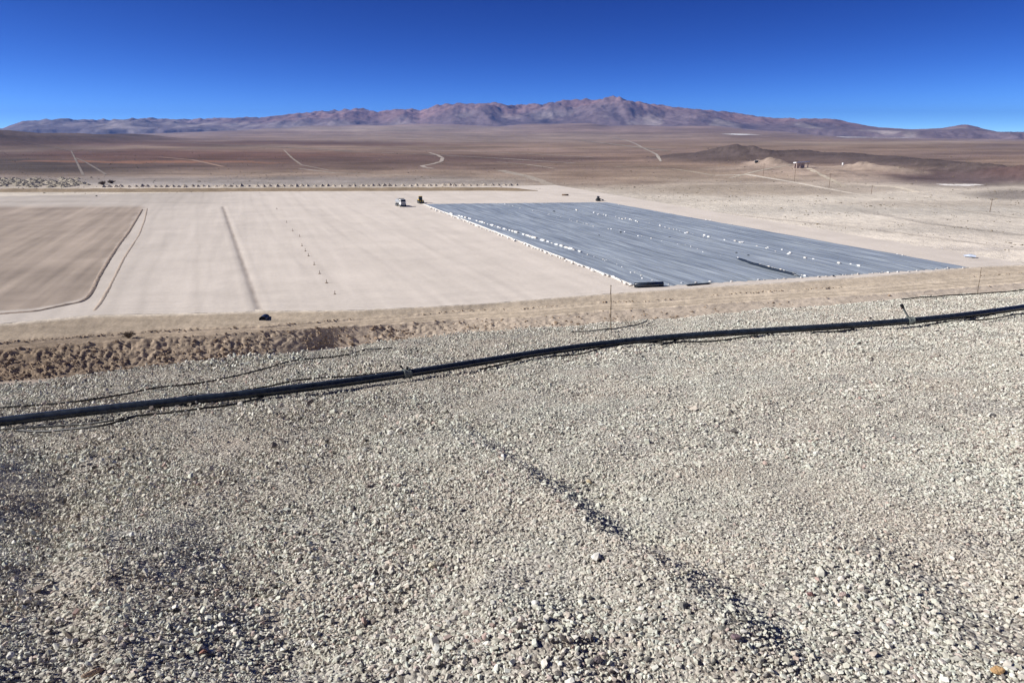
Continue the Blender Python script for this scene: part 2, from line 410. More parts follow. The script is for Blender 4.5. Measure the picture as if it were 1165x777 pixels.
# ------------------------------------------------------------------ mountains
SKY = lerp_line([(-500, 150), (-120, 149), (0, 146.5), (25, 138), (60, 135.5), (120, 136.5), (165, 134.5), (205, 136), (250, 134.5), (300, 133.5), (340, 129), (362, 127), (385, 125.5), (412, 123.5), (430, 127.5), (450, 124.5),
                 (468, 124), (478, 126), (500, 119.5), (520, 117.5), (540, 118.5), (560, 116.5), (582, 120.5), (600, 118.5), (618, 118.5), (640, 114.5), (660, 113), (675, 114), (697, 109.5), (722, 116), (745, 119),
                 (770, 122.5), (800, 125), (830, 127.5), (850, 131), (880, 134.5), (915, 135), (950, 135.5), (975, 141), (1000, 145), (1040, 147.5), (1075, 146), (1092, 142.5), (1103, 142), (1118, 146), (1140, 150.5), (1170, 152), (1300, 151), (1600, 147)])
def build_range(name, skyf, r0, rc, r1, az0, az1, na, nr, seed, colf, noise_amp=.32, floor=-80, spur=1.0):
    az = np.linspace(az0, az1, na); rr = np.linspace(r0, r1, nr)
    Ag, Rg = np.meshgrid(R(1) * az, rr)
    px = W0 / 2 + FPX * np.tan(R(1) * az) / CP * 0 + (FPX * np.tan(R(1) * az) * (CP + SP * (H0 / 2 - 135) / -FPX * -1 * 0 + 0)) * 1.0
    # pixel column of the skyline for each bearing
    vy = (135 - H0 / 2) / FPX
    px = W0 / 2 + np.tan(R(1) * az) * (CP - vy * SP) * FPX
    tgt = skyf(px)
    vv = (tgt - H0 / 2) / FPX; uu = (px - W0 / 2) / FPX
    slope = (-SP - vv * CP) / np.hypot(uu, CP - vv * SP)           # height per metre of distance
    x = np.sin(Ag) * Rg; y = np.cos(Ag) * Rg
    rn = ridged(x / 1900, y / 2300, seed, 6)
    rise = sstep(r0, rc, Rg) ** 1.25; fall = 1 - .75 * sstep(rc, r1, Rg)
    env = rise * fall
    na = noise_amp * (1 + .7 * sstep(480, 250, px[None]) + .5 * sstep(880, 960, px[None]))
    rn = rn * .65 + .35 * ridged(x / 650, y / 800, seed + 3, 4)
    sh = env * (1 - na * (1 - rn) * 1.9) + .07 * env * fbm(x / 300, y / 420, seed + 5, 5)
    sh = np.clip(sh, 0, None)
    m = (sh / Rg).max(0)
    m = np.convolve(np.pad(m, 6, 'edge'), np.ones(13) / 13, 'valid')
    top = slope / np.maximum(m, 1e-9)
    base = floor
    z = 30 + top[None] * sh + np.minimum(0, (base - 30) * (1 - sstep(0, .12, sh)))
    col = colf(x, y, z, sh, rn, px[None] + 0 * x)
    return setting(link(name, grid_mesh(name, np.stack([x, y, z], -1), col), mat=M_mount))
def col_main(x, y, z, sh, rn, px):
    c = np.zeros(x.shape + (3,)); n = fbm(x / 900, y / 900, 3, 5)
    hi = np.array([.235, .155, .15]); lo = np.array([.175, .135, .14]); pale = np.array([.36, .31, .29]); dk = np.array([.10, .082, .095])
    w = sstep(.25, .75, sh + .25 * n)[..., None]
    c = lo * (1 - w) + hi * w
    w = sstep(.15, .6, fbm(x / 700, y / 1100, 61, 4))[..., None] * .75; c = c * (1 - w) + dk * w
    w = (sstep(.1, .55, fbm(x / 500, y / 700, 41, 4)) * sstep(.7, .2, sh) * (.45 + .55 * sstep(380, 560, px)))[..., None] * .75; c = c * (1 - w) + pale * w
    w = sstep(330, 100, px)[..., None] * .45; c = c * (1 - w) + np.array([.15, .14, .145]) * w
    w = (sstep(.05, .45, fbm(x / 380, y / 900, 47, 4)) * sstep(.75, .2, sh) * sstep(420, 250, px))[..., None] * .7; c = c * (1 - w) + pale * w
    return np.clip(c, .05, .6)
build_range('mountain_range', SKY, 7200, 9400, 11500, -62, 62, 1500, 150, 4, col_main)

# ------------------------------------------------------------------ graded ground (the pad), its trench and plot
def from_st(s, t, z=0.0):
    s, t = np.broadcast_arrays(np.asarray(s, float), np.asarray(t, float))
    P = NL + s[..., None] * e2 + t[..., None] * e1; P[..., 2] = z; return P
FAR_T = np.mean([st_of(unproj(p, 217.5, 0))[1] for p in (100, 300, 500)])
print('pad frame', LEN1, LEN2, 'trench', tr_a, tr_b, 'far t', FAR_T, np.dot(e1, e2))
svals = np.unique(np.concatenate([np.arange(-330, 100.1, 2.0), np.arange(-135, 8, .5), np.arange(min(tr_a[0], tr_b[0]) - 4, max(tr_a[0], tr_b[0]) + 4, 0.15)]))
nt_ = 170
# near edge t for every s: march to the E0 line
tq = np.arange(-60, 60, .1); Pq = from_st(svals[:, None] + 0 * tq, tq[None] + 0 * svals[:, None])
t0 = tq[np.argmin(np.abs(Pq[..., 1] - e0_y(Pq[..., 0])), 1)]
tt = np.linspace(0, 1, nt_) ** 1.4
ST = t0[:, None] + (FAR_T - t0[:, None]) * tt[None]
SS = np.repeat(svals[:, None], nt_, 1)
P = from_st(SS, ST)
Pz = .04 * fbm(SS / 6, ST / 30, 8, 3)
trs = np.interp(ST, [min(tr_a[1], tr_b[1]), max(tr_a[1], tr_b[1])], [tr_a[0], tr_b[0]])
dt = SS - trs
inside = sstep(tr_a[1] - 7, tr_a[1] - 4, ST) * sstep(tr_b[1] + 1, tr_b[1] - 3, ST)
Pz += inside * (-.14 * np.exp(-(dt / .7) ** 2) + .02 * np.exp(-((np.abs(dt) - 1.8) / .6) ** 2))
P[..., 2] = Pz
ppx, ppy = project(P)
c = np.zeros(P.shape) + np.array([.615, .553, .49])
c = c * (1 - .10 * sstep(-30, -150, SS))[..., None]
n1 = fbm(SS / 14, ST / 90, 31, 4); n2 = fbm(SS / 3.0, ST / 60, 33, 3); n3 = fbm(SS / 45, ST / 12, 35, 4)
# the darker unfinished plot at the left, bounded by two soil ridges
PLOT = lerp_ext([(236, 163), (255, 152), (265, 146), (293, 125), (316, 111), (333, 103), (340, 95), (346, 70), (351, 40), (356, -30)])
wp = sstep(6, -6, ppx + n3 * 3 - PLOT(ppy)) * sstep(232, 238, ppy) * sstep(358.5, 352.0, ppy + .0 * ppx)
plotc = np.array([.345, .285, .235]) * (1 + .12 * n3 + .24 * np.clip(n2, -1, 1) + .12 * n1)[..., None]
c = c * (1 + .04 * n1 + .06 * n2 + .035 * n3)[..., None]
mid = sstep(30, -30, dt)[..., None]
c = c * (1 - mid * .07) * np.array([1, 1, 1.0])
# tyre tracks along the finished strips
for off in (-38, -33, -24, -19, -10, 12, 17, 31, 36, 48):
    c *= (1 - .05 * np.exp(-((dt - off - 1.5 * perlin(ST / 60, off, 3)) / .7) ** 2))[..., None]
c = c * (1 - wp[..., None]) + plotc * wp[..., None]
tw = (inside * np.exp(-(dt / (.62 + .12 * perlin(ST / 9, 0 * ST, 7))) ** 2) * (.85 + .3 * perlin(ST / 5, SS, 8)))[..., None]     # soft darker band along the furrow
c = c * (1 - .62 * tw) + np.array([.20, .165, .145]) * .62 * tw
for off in (2.2, 3.9, 7.0, 8.8, 15, 17):
    c *= (1 - .06 * np.exp(-((ST - t0[:, None] - off - 1.2 * perlin(SS / 25, 0 * SS + off, 3)) / .8) ** 2) * np.clip(.6 + n1, 0, 1))[..., None]
# far strip: stripes of driven ground
far = sstep(236, 231, ppy) * sstep(330, 200, ppx)
c = c * (1 - far[..., None] * (.10 + .16 * np.clip(fbm(ppx / 160, ppy / 2.2, 51, 3), 0, 1))[..., None])
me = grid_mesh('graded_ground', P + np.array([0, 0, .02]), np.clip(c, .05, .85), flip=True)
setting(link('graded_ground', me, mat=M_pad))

def ridge_strip(name, pix, w, h, col, mat, zbase=0.0, seed=1, n=160, groundf=None, rough=.28):
    a = np.array(pix, float)
    if groundf is None: P = np.array([unproj(x, y, zbase) for x, y in a])
    else: P = np.array([groundf(x, y) for x, y in a])
    L = np.concatenate([[0], np.cumsum(np.linalg.norm(np.diff(P, axis=0), axis=1))])
    s = np.linspace(0, L[-1], n); Q = np.stack([np.interp(s, L, P[:, k]) for k in range(3)], -1)
    k = np.ones(5) / 5
    for j in range(3): Q[2:-2, j] = np.convolve(Q[:, j], k, 'valid')
    T = np.gradient(Q, axis=0); T[:, 2] = 0; T /= np.linalg.norm(T, axis=1)[:, None]
    B = np.stack([T[:, 1], -T[:, 0], 0 * T[:, 0]], -1)
    prof = np.linspace(-1, 1, 9)
    w_ = w; hh = h * (np.cos(prof * math.pi) * .5 + .5)
    nn = fbm(s[:, None] / (w * 1.0), prof[None] * 1.3 + seed, seed, 4)
    ends = sstep(0, 2 * w, s) * sstep(L[-1], L[-1] - 2 * w, s)
    V = Q[:, None] + B[:, None] * (prof[None, :, None] * w / 2 * (1 + .2 * perlin(s / (2 * w), 0 * s + seed, 5))[:, None, None])
    V[..., 2] += hh[None] * ends[:, None] * (1 + rough * 1.5 * nn) - .02
    V[:, 0, 2] -= .12; V[:, -1, 2] -= .12
    C = np.zeros(V.shape) + np.array(col); C *= (1 + .15 * nn)[..., None]
    return setting(link(name, grid_mesh(name, V, np.clip(C, .03, .8)), mat=mat))
ridge_strip('soil_ridge', [(167.5, 237), (164, 252), (158, 268), (148, 283), (141, 294), (133, 310), (124, 328), (114, 345), (106, 355)], 1.0, .13, (.40, .33, .27), M_road, seed=3, n=500)
ridge_strip('soil_ridge', [(162, 238), (152, 255), (145, 266), (135, 279), (125, 294), (117, 307), (110, 320), (105, 331), (99, 339), (92, 343.5), (80, 346), (60, 350), (43, 354), (20, 356), (0, 357.5), (-60, 362)], 1.4, .22, (.30, .24, .195), M_road, seed=7, n=700)
# bank at the far side of the graded ground
ridge_strip('far_bank', [(-300, 219.0), (0, 218.2), (150, 217.8), (300, 217.3), (450, 216.8), (560, 216.6), (616, 217.2)], 9.0, 1.5, (.27, .21, .145), M_road, seed=12, n=400, rough=.12)

# ------------------------------------------------------------------ pad edge, haul road, clod bank, bare ground at the foot of the heap
E1f = lerp_ext([(-400, 401), (0, 392), (141, 381), (240, 375.5), (300, 373), (410, 363.5), (440, 362), (540, 354.5), (594, 353), (680, 345.5), (740, 344), (834, 335.5), (980, 327), (1044, 321), (1165, 311.5), (1500, 294)])
E2f = lerp_ext([(-400, 408), (0, 399), (99, 391), (240, 381.5), (300, 377.5), (440, 370), (540, 364), (594, 363), (680, 356), (740, 352), (860, 344), (1000, 336), (1165, 323), (1500, 303)])
E3f = lerp_ext([(-400, 455), (0, 434), (60, 431), (150, 421), (300, 407), (370, 396.5), (420, 393), (540, 387), (700, 376), (860, 361), (1165, 338), (1500, 318)])
cols = np.linspace(-380, 1480, 900)
zl1 = np.interp(cols, [0, 600, 1165], [-1.3, -1.0, -.8]); zl2 = zl1 - .15; zl3 = np.interp(cols, [0, 380, 600, 900], [-5.0, -4.4, -2.6, -2.0])
L0 = unproj(cols, PAD_E0(cols), 0 * cols); L1 = unproj(cols, E1f(cols), zl1); L2 = unproj(cols, E2f(cols), zl2); L3 = unproj(cols, E3f(cols), zl3)
out = L3[:, :2] / np.linalg.norm(L3[:, :2], axis=1)[:, None]
L4 = L3.copy(); L4[:, :2] -= out * 30; L4[:, 2] = -5.2
Lm = L0.copy(); Lm[:, :2] += out * 1.5; Lm[:, 2] = -.05
rows = []; seg = []
for a, b_, n, k in ((Lm, L0, 2, 0), (L0, L1, 12, 1), (L1, L2, 44, 2), (L2, L3, 34, 3), (L3, L4, 16, 4)):
    for i in range(n): f = i / n; rows.append(a + (b_ - a) * f); seg.append(k + f)
rows.append(L4); seg.append(5.0)
V = np.array(rows); seg = np.array(seg)[:, None] + 0 * V[..., 0]
x, y = V[..., 0], V[..., 1]
rough_l = np.interp(project(L2)[0], [0, 420, 700, 1000], [1.0, .75, .35, .2])[None] * (.80 + .45 * sstep(-.35, .35, fbm(x / 6, y / 6, 91, 2)))
bank = sstep(2.98, 3.12, seg) * sstep(4.0, 3.8, seg)
lump = np.abs(fbm(x / 2.2, y / 2.2, 71, 4)) * 1.0 - .25 + .5 * fbm(x / .8, y / .8, 72, 2) * .5
V[..., 2] += bank * rough_l * (lump * .36 + .36 * fbm(x / .55, y / .55, 77, 3)) + .05 * fbm(x / 1.1, y / 1.1, 14, 3)
V[..., 2] += sstep(1.7, 1.95, seg) * sstep(2.15, 2.0, seg) * (.18 + .25 * np.abs(fbm(x / .7, y / .7, 15, 2)))
V[..., 2] += sstep(2.75, 2.92, seg) * sstep(3.1, 2.98, seg) * (.15 + .15 * fbm(x / 1.5, y / 1.5, 16, 2))
for tr in (2.3, 2.42, 2.6, 2.72):
    V[..., 2] -= .12 * np.exp(-((seg - tr) / .03) ** 2)
lf = np.interp(cols, [0, 250, 600, 1000], [0, .3, .8, 1.0])[None, :, None]
def mixl(a, b_): return np.array(a) * (1 - lf) + np.array(b_) * lf
C = np.zeros(V.shape)
face = mixl((.33, .27, .205), (.50, .42, .325)); road = mixl((.32, .25, .185), (.58, .49, .38)); bk = mixl((.285, .215, .15), (.50, .425, .345)); flat = mixl((.40, .345, .30), (.50, .44, .38))
w1 = sstep(1.85, 2.0, seg)[..., None]; w2 = sstep(2.9, 3.05, seg)[..., None]; w3 = sstep(3.95, 4.05, seg)[..., None]; w0 = sstep(1.0, 1.15, seg)[..., None]
C = np.array((.62, .55, .46)) * (1 - w0) + face * w0
C = C * (1 - w1) + road * w1; C = C * (1 - w2) + bk * w2; C = C * (1 - w3) + flat * w3
C *= (1 + .10 * fbm(x / 9, y / 1.2, 19, 3) * sstep(1, 1.3, seg) * sstep(3.1, 2.9, seg))[..., None]
for tr in (2.3, 2.42, 2.6, 2.72):
    C *= (1 - .34 * np.exp(-((seg - tr) / .03) ** 2))[..., None]
C *= (1 - .18 * np.exp(-((seg - 1.96) / .05) ** 2) * np.clip(.5 + fbm(x / 3, y / 3, 8, 3), 0, 1))[..., None]
C *= (1 + .14 * fbm(x / 2.5, y / 2.5, 23, 4))[..., None]
setting(link('haul_road', grid_mesh('haul_road', V, np.clip(C, .04, .8), flip=True), mat=M_road))

def joined_rocks(name, pts, sizes, mat, protos, seed=0, flatz=.7):
    """many clods too small to pick apart, one mesh"""
    g = np.random.default_rng(seed); pts = np.array([tuple(p) for p in pts]); sizes = np.array(sizes); kind = g.integers(0, len(protos), len(pts))
    VV, FF, off = [], [], 0
    for k, m in enumerate(protos):
        q = pts[kind == k]; sz = sizes[kind == k]; n = len(q)
        if not n: continue
        v = np.array([p.co[:] for p in m.vertices]); f = np.array([p.vertices[:] for p in m.polygons])
        a, b_ = g.uniform(0, 6.283, (2, n)); ca, sa, cb, sb = np.cos(a), np.sin(a), np.cos(b_), np.sin(b_)
        w = v[None] * (sz[:, None, None] * g.uniform(.7, 1.25, (n, 1, 3)))
        y1 = w[..., 1] * cb[:, None] - w[..., 2] * sb[:, None]; z1 = w[..., 1] * sb[:, None] + w[..., 2] * cb[:, None]
        x2 = w[..., 0] * ca[:, None] - y1 * sa[:, None]; y2 = w[..., 0] * sa[:, None] + y1 * ca[:, None]
        VV.append((np.stack([x2, y2, z1 * flatz], -1) + q[:, None]).reshape(-1, 3))
        FF.append((f[None] + off + (np.arange(n) * len(v))[:, None, None]).reshape(-1, 3)); off += n * len(v)
    me = bpy.data.meshes.new(name); me.from_pydata(np.concatenate(VV).tolist(), [], np.concatenate(FF).tolist()); me.update()
    return setting(link(name, me, mat=mat), 'stuff')
CL = [hull_rock(s, 10, (1, .9, .75)) for s in (1, 2, 3, 4)]
pts = []; szs = []
for _ in range(9000):
    u = RNG.uniform(0, 1) ** 1.3; j = int(u * 560) + RNG.integers(0, 60) if RNG.random() < .8 else RNG.integers(0, 899)
    j = min(j, 899); i = RNG.integers(58, 92)
    p = V[i, j]
    if RNG.random() > rough_l[i, j] * (.35 + .65 * (i - 58) / 34) or perlin(p[0] / 4, p[1] / 4, 6) < -.25: continue
    pts.append(Vector(p) + Vector((RNG.uniform(-.3, .3), RNG.uniform(-.1, .1), .05))); szs.append(float(np.clip(RNG.lognormal(-1.15, .55), .12, 1.1)))
joined_rocks('soil_clods', pts, szs, M_soild, CL, 3)
pts = []; szs = []
for _ in range(1100):                                    # clods thrown up along the road's far edge
    j = RNG.integers(0, 899); i = 14 if RNG.random() < .85 else RNG.integers(55, 59)
    if perlin(j / 22.0, 0.5, 2) < -.1: continue
    pts.append(Vector(V[i, j]) + Vector((RNG.uniform(-.3, .3), RNG.uniform(-.25, .25), .05))); szs.append(float(np.clip(RNG.lognormal(-1.3, .45), .1, .7)))
joined_rocks('roadside_clods', pts, szs, M_soild, CL, 5)

# ------------------------------------------------------------------ gravel heap
def crest_y(x): return np.interp(x, [-30, -6.6, -2.6, -0.3, 3.0, 6.0, 10.0, 30], [-1.0, 8.35, 10.0, 11.0, 11.6, 12.1, 13.0, 17.0])
def heap_plane(x, y): return 30 - 1.45 + .06 * x - .165 * y
def heap_pix(px, py):
    d = ray(px, py); t = -1.45 / (d[..., 2] - .06 * d[..., 0] + .165 * d[..., 1]); return CAM + d * t[..., None] if np.ndim(t) else CAM + d * t
def heap_hit(px, py, off=0.0):
    d = ray(px, py); P = heap_pix(px, py)
    for _ in range(25):
        t = (heap_z(P[0], P[1]) + off - CAM[2]) / d[2]; P = P * .4 + (CAM + d * t) * .6
    return P
def poly_dist(x, y, pl):
    """signed distance to a polyline (positive on its left side) and position along it 0..1"""
    best = np.full(np.shape(x), 1e9); sgn = np.zeros(np.shape(x)); along = np.zeros(np.shape(x))
    n = len(pl) - 1
    for i in range(n):
        ax_, ay_ = pl[i]; bx_, by_ = pl[i + 1]; dx, dy = bx_ - ax_, by_ - ay_; L2_ = dx * dx + dy * dy
        t = np.clip(((x - ax_) * dx + (y - ay_) * dy) / L2_, 0, 1)
        qx, qy = x - ax_ - t * dx, y - ay_ - t * dy; dd = np.hypot(qx, qy)
        s = np.sign(dx * qy - dy * qx); m = dd < best
        best = np.where(m, dd, best); sgn = np.where(m, s, sgn); along = np.where(m, (i + t) / n, along)
    return best * sgn, along
SCARPS = []   # (line, height, length of the rise on the left)
for pix, hgt, Lr, wf in [([(515, 470), (545, 490), (600, 525), (650, 550), (700, 585), (750, 622), (800, 650), (850, 682), (900, 722), (930, 760), (955, 790)], .14, 1.0, .28),
                     ([(545, 640), (600, 655), (640, 690), (680, 730), (730, 790), (780, 860)], .06, .9, .28),
                     ([(190, 570), (230, 600), (262, 640), (290, 690), (330, 740), (370, 790), (400, 860)], .18, 1.3, .50),
                     ([(20, 490), (55, 520), (72, 560), (68, 610), (60, 660), (70, 720), (90, 790), (110, 860)], .33, 1.7, .72)]:
    SCARPS.append(([tuple(heap_pix(a, b_)[:2]) for a, b_ in pix], hgt, Lr, wf))
def heap_z(x, y):
    x = np.asarray(x, float); y = np.asarray(y, float)
    z = heap_plane(x, y)
    d = y - (crest_y(x) + .35)
    dd = np.clip(d, 0, None)
    z = z - np.where(dd < 1.5, .2 * dd * dd, .45 + .6 * (dd - 1.5))
    z = z + .048 * fbm(x / 1.9, y / 2.1, 101, 3) + .022 * fbm(x / .5, y / .5, 104, 3)
    for pl, h, Lr, wf in SCARPS:
        # lines run towards the viewer: their left side (positive) is the picture's right
        sd_, al = poly_dist(x + .04 * perlin(x * 2.5, y * 2.5, 9), y + .04 * perlin(x * 2.5, y * 2.5, 19), pl)
        e = sstep(0, .25, al) * sstep(1.0, .80, al) * h * (1 + .08 * perlin(al * 5, 0 * al + h * 50, 12))
        dl = -sd_
        z = z + e * np.where(dl > 0, np.exp(-np.maximum(dl - wf, 0) / Lr) * (.75 * np.clip(dl / wf, 0, 1) + .25 * sstep(0, wf, dl)), 0)
    return z
ys = np.concatenate([np.arange(-4, 15.5, .06), np.arange(15.6, 20, .4), np.arange(20, 72, 2.0)])
xs = np.concatenate([np.arange(-60, -12, 1.5), np.arange(-12, 16, .06), np.arange(16, 60, 1.5)])
Xh, Yh = np.meshgrid(xs, ys)
Zh = heap_z(Xh, Yh)
me = grid_mesh('gravel_heap', np.stack([Xh, Yh, np.maximum(Zh, -6.0)], -1))
setting(link('gravel_heap', me, mat=M_bed))

# loose crushed stone strewn over the heap: points that carry stone shapes
def scatter():
    P = []
    def field(y0, y1, sp, sc):
        gx, gy = np.meshgrid(np.arange(-15, 18, sp), np.arange(y0, y1, sp))
        gx = gx.ravel() + RNG.uniform(-.5, .5, gx.size) * sp; gy = gy.ravel() + RNG.uniform(-.5, .5, gy.size) * sp
        dep = gy * .95 + 1.2
        ok = (np.abs(gx) < .80 * dep + 2.0) & (gy < crest_y(gx) + 1.9)
        gx, gy = gx[ok], gy[ok]
        s = np.clip(RNG.lognormal(0, .47, gx.size), .42, 2.8) * sc
        s *= 1 + .32 * fbm(gx / 1.1, gy / 1.1, 201, 2)
        s *= 1 - .14 * sstep(-.1, .5, poly_dist(gx, gy, SCARPS[0][0])[0])      # finer chips right of the long step
        big_ = RNG.random(gx.size) < .010; s = np.where(big_, s * RNG.uniform(1.3, 2.0, gx.size), s)
        fine_ = sstep(.25, .6, fbm(gx / .5, gy / .7, 209, 3)) * .55
        sdm = poly_dist(gx, gy, SCARPS[0][0])[0]; fine_ = np.maximum(fine_, .5 * sstep(.22, .06, np.abs(sdm - .12)) * sstep(0, .4, perlin(gx * 3, gy * 3, 44) + .1))
        keep = RNG.random(gx.size) > fine_
        P.append((gx[keep], gy[keep], s[keep]))
    field(0.7, 4.2, .0106, .0134)
    field(4.2, 7.5, .0140, .0160)
    field(7.5, 16.0, .0200, .0218)
    x = np.concatenate([p[0] for p in P]); y = np.concatenate([p[1] for p in P]); s = np.concatenate([p[2] for p in P])
    jum = sstep(.8, -2.2, x + .5 * fbm(x / 1.5, y / 1.5, 207, 2) - .25 * (y - 4))
    z = heap_z(x, y) + s * (RNG.uniform(-.12, .30, x.size) + jum * RNG.uniform(-.85, 1.05, x.size))
    me = bpy.data.meshes.new('loose_gravel'); n = x.size
    me.vertices.add(n); me.vertices.foreach_set('co', np.stack([x, y, z], -1).astype(np.float32).ravel())
    a = me.attributes.new('stone_scale', 'FLOAT', 'POINT'); a.data.foreach_set('value', s.astype(np.float32))
    a = me.attributes.new('stone_rot', 'FLOAT_VECTOR', 'POINT')
    tl = .32 + .55 * jum; rot = np.stack([RNG.normal(0, 1, n) * tl, RNG.normal(0, 1, n) * tl, RNG.uniform(0, 6.283, n)], -1); a.data.foreach_set('vector', rot.astype(np.float32).ravel())
    a = me.attributes.new('stone_kind', 'INT', 'POINT'); a.data.foreach_set('value', RNG.integers(0, 12, n).astype(np.int32))
    return me, n
me, nst = scatter(); print('stones', nst)
lib = bpy.data.collections.new('stone_shapes')
for i in range(12):
    m = hull_rock(100 + i, 13, (1, random.uniform(.65, .95), random.uniform(.4, .75))); m.materials.append(M_stone)
    lib.objects.link(bpy.data.objects.new('stone_shape', m))
go = setting(link('loose_gravel', me), 'stuff')
go['label'] = 'loose grey and buff crushed stone covering the heap'
ng = bpy.data.node_groups.new('strew_stones', 'GeometryNodeTree')
ng.interface.new_socket('Geometry', in_out='INPUT', socket_type='NodeSocketGeometry'); ng.interface.new_socket('Geometry', in_out='OUTPUT', socket_type='NodeSocketGeometry')
gi = ng.nodes.new('NodeGroupInput'); gout = ng.nodes.new('NodeGroupOutput')
ci = ng.nodes.new('GeometryNodeCollectionInfo'); ci.inputs['Collection'].default_value = lib; ci.inputs['Separate Children'].default_value = True; ci.inputs['Reset Children'].default_value = True
iop = ng.nodes.new('GeometryNodeInstanceOnPoints'); iop.inputs['Pick Instance'].default_value = True
def named(nm, dt_):
    n = ng.nodes.new('GeometryNodeInputNamedAttribute'); n.data_type = dt_; n.inputs['Name'].default_value = nm; return n.outputs['Attribute']
e2r = ng.nodes.new('FunctionNodeEulerToRotation')
ng.links.new(gi.outputs[0], iop.inputs['Points']); ng.links.new(ci.outputs[0], iop.inputs['Instance'])
ng.links.new(named('stone_kind', 'INT'), iop.inputs['Instance Index']); ng.links.new(named('stone_rot', 'FLOAT_VECTOR'), e2r.inputs[0])
ng.links.new(e2r.outputs[0], iop.inputs['Rotation']); ng.links.new(named('stone_scale', 'FLOAT'), iop.inputs['Scale'])
ng.links.new(iop.outputs[0], gout.inputs[0])
md = go.modifiers.new('strew', 'NODES'); md.node_group = ng

# single stones that stand out
def loose_stone(px, py, wpx, col, label, flat=(1, .8, .6), rz=0, seed=0, n=16):
    p = heap_hit(px, py, .004); dep = p[1] * CP + (30 - p[2]) * SP; w = wpx / FPX * dep
    me = hull_rock(500 + seed, n, flat, .03)
    o = link('loose_stone', me, mat=plain('stone_surface', col, .85, .18, 6, bumpd=.02))
    o.location = (p[0], p[1], heap_z(p[0], p[1]) + w * .28); o.scale = (w, w, w); o.rotation_euler = (random.uniform(-.3, .3), random.uniform(-.3, .3), rz)
    tag(o, label, 'stone')
loose_stone(1134, 765, 17, (.46, .29, .14), 'orange tan rounded stone among pale gravel in the near right corner', seed=1, n=30)
loose_stone(922, 677, 10, (.25, .14, .13), 'small dark red stone right of the shaded gravel step', seed=2)
loose_stone(837, 726, 13, (.22, .16, .17), 'dark purple rounded stone left of the shaded gravel step', seed=3, n=30)
loose_stone(820, 640, 9, (.68, .65, .58), 'creamy white pebble at the upper edge of the shaded gravel step', seed=4, n=30)
loose_stone(609, 688, 13, (.72, .71, .66), 'white angular stone in the middle of the near gravel', seed=5)
loose_stone(663, 679, 12, (.60, .58, .49), 'pale buff upright stone right of the white angular stone', seed=6)
loose_stone(493, 645, 14, (.55, .50, .38), 'yellowish buff stone on the central gravel left of the white stone', seed=7)
loose_stone(680, 752, 14, (.15, .125, .13), 'blackish purple stone near the front edge of the gravel', seed=8)
loose_stone(959, 678, 15, (.44, .34, .30), 'flat pinkish stone on the pale right gravel', (1, .6, .35), .5, 9)
loose_stone(1148, 742, 13, (.24, .20, .19), 'dark grey brown stone above the orange tan one', (1, .6, .5), .1, 10)
loose_stone(231, 743, 11, (.33, .17, .13), 'reddish brown stone on the shaded left gravel', seed=11)
loose_stone(107, 768, 22, (.48, .35, .24), 'long tan slab of stone tilted in the near left gravel', (1.3, .45, .4), .9, 12)
loose_stone(352, 733, 12, (.66, .64, .60), 'off white stone on the left gravel by a dark hollow', seed=13)
loose_stone(150, 610, 11, (.62, .62, .58), 'pale grey white stone among darker gravel at left', seed=14)
loose_stone(670, 549, 9, (.60, .50, .33), 'sandy yellow stone beside the start of the gravel step', seed=15)

# ------------------------------------------------------------------ pipe, hoses and stakes on the heap
def on_heap(pix, off, n=None, wob=0.0, seed=0, step=.08):
    a = np.array(pix, float)
    Pp = np.array([heap_hit(x, y, off) for x, y in a])
    L = np.concatenate([[0], np.cumsum(np.linalg.norm(np.diff(Pp, axis=0), axis=1))])
    n = n or max(8, int(L[-1] / step)); s = np.linspace(0, L[-1], n)
    Q = np.stack([np.interp(s, L, Pp[:, k]) for k in range(3)], -1)
    for _ in range(3):
        for j in range(2):
            Q[2:-2, j] = np.convolve(Q[:, j], np.ones(5) / 5, 'valid')
    if wob:
        Q[:, 0] += wob * perlin(s / .8, 0 * s + seed, 3); Q[:, 1] += wob * perlin(s / .7, 0 * s + seed, 4)
    zz = heap_z(Q[:, 0], Q[:, 1])
    return Q, zz, s
PIPE_R = .046
Q, zz, s = on_heap([(-160, 498), (-60, 485), (0, 479), (100, 467.5), (200, 456.5), (300, 446), (380, 437), (450, 427), (520, 417), (580, 408), (640, 398.5), (690, 390), (766, 381.5), (817, 378), (865, 376.5), (968, 371.5), (1032, 367), (1097, 359), (1165, 350), (1260, 337), (1330, 328)], PIPE_R + .042, step=.15)
for j in range(2):                                       # a stiff pipe: its line bends only gently
    k = np.polynomial.Chebyshev.fit(s, Q[:, j], 8); Q[:, j] = k(s)
zz = heap_z(Q[:, 0], Q[:, 1])
Q[:, 2] = np.polynomial.Chebyshev.fit(s, zz, 9)(s) + PIPE_R + .040
pipe = empty('supply_pipe', Q[len(Q) // 2]); tag(pipe, 'long black plastic pipe as thick as an arm crossing the gravel', 'pipe')
po = link('pipe_body', tube_mesh('pipe_body', Q - Q[len(Q) // 2], PIPE_R, 20), pipe, M_black)
def nearest(px):
    qx, _ = project(Q); i = int(np.argmin(np.abs(qx - px))); t = Q[min(i + 1, len(Q) - 1)] - Q[i - 1]; return Q[i], t / np.linalg.norm(t)
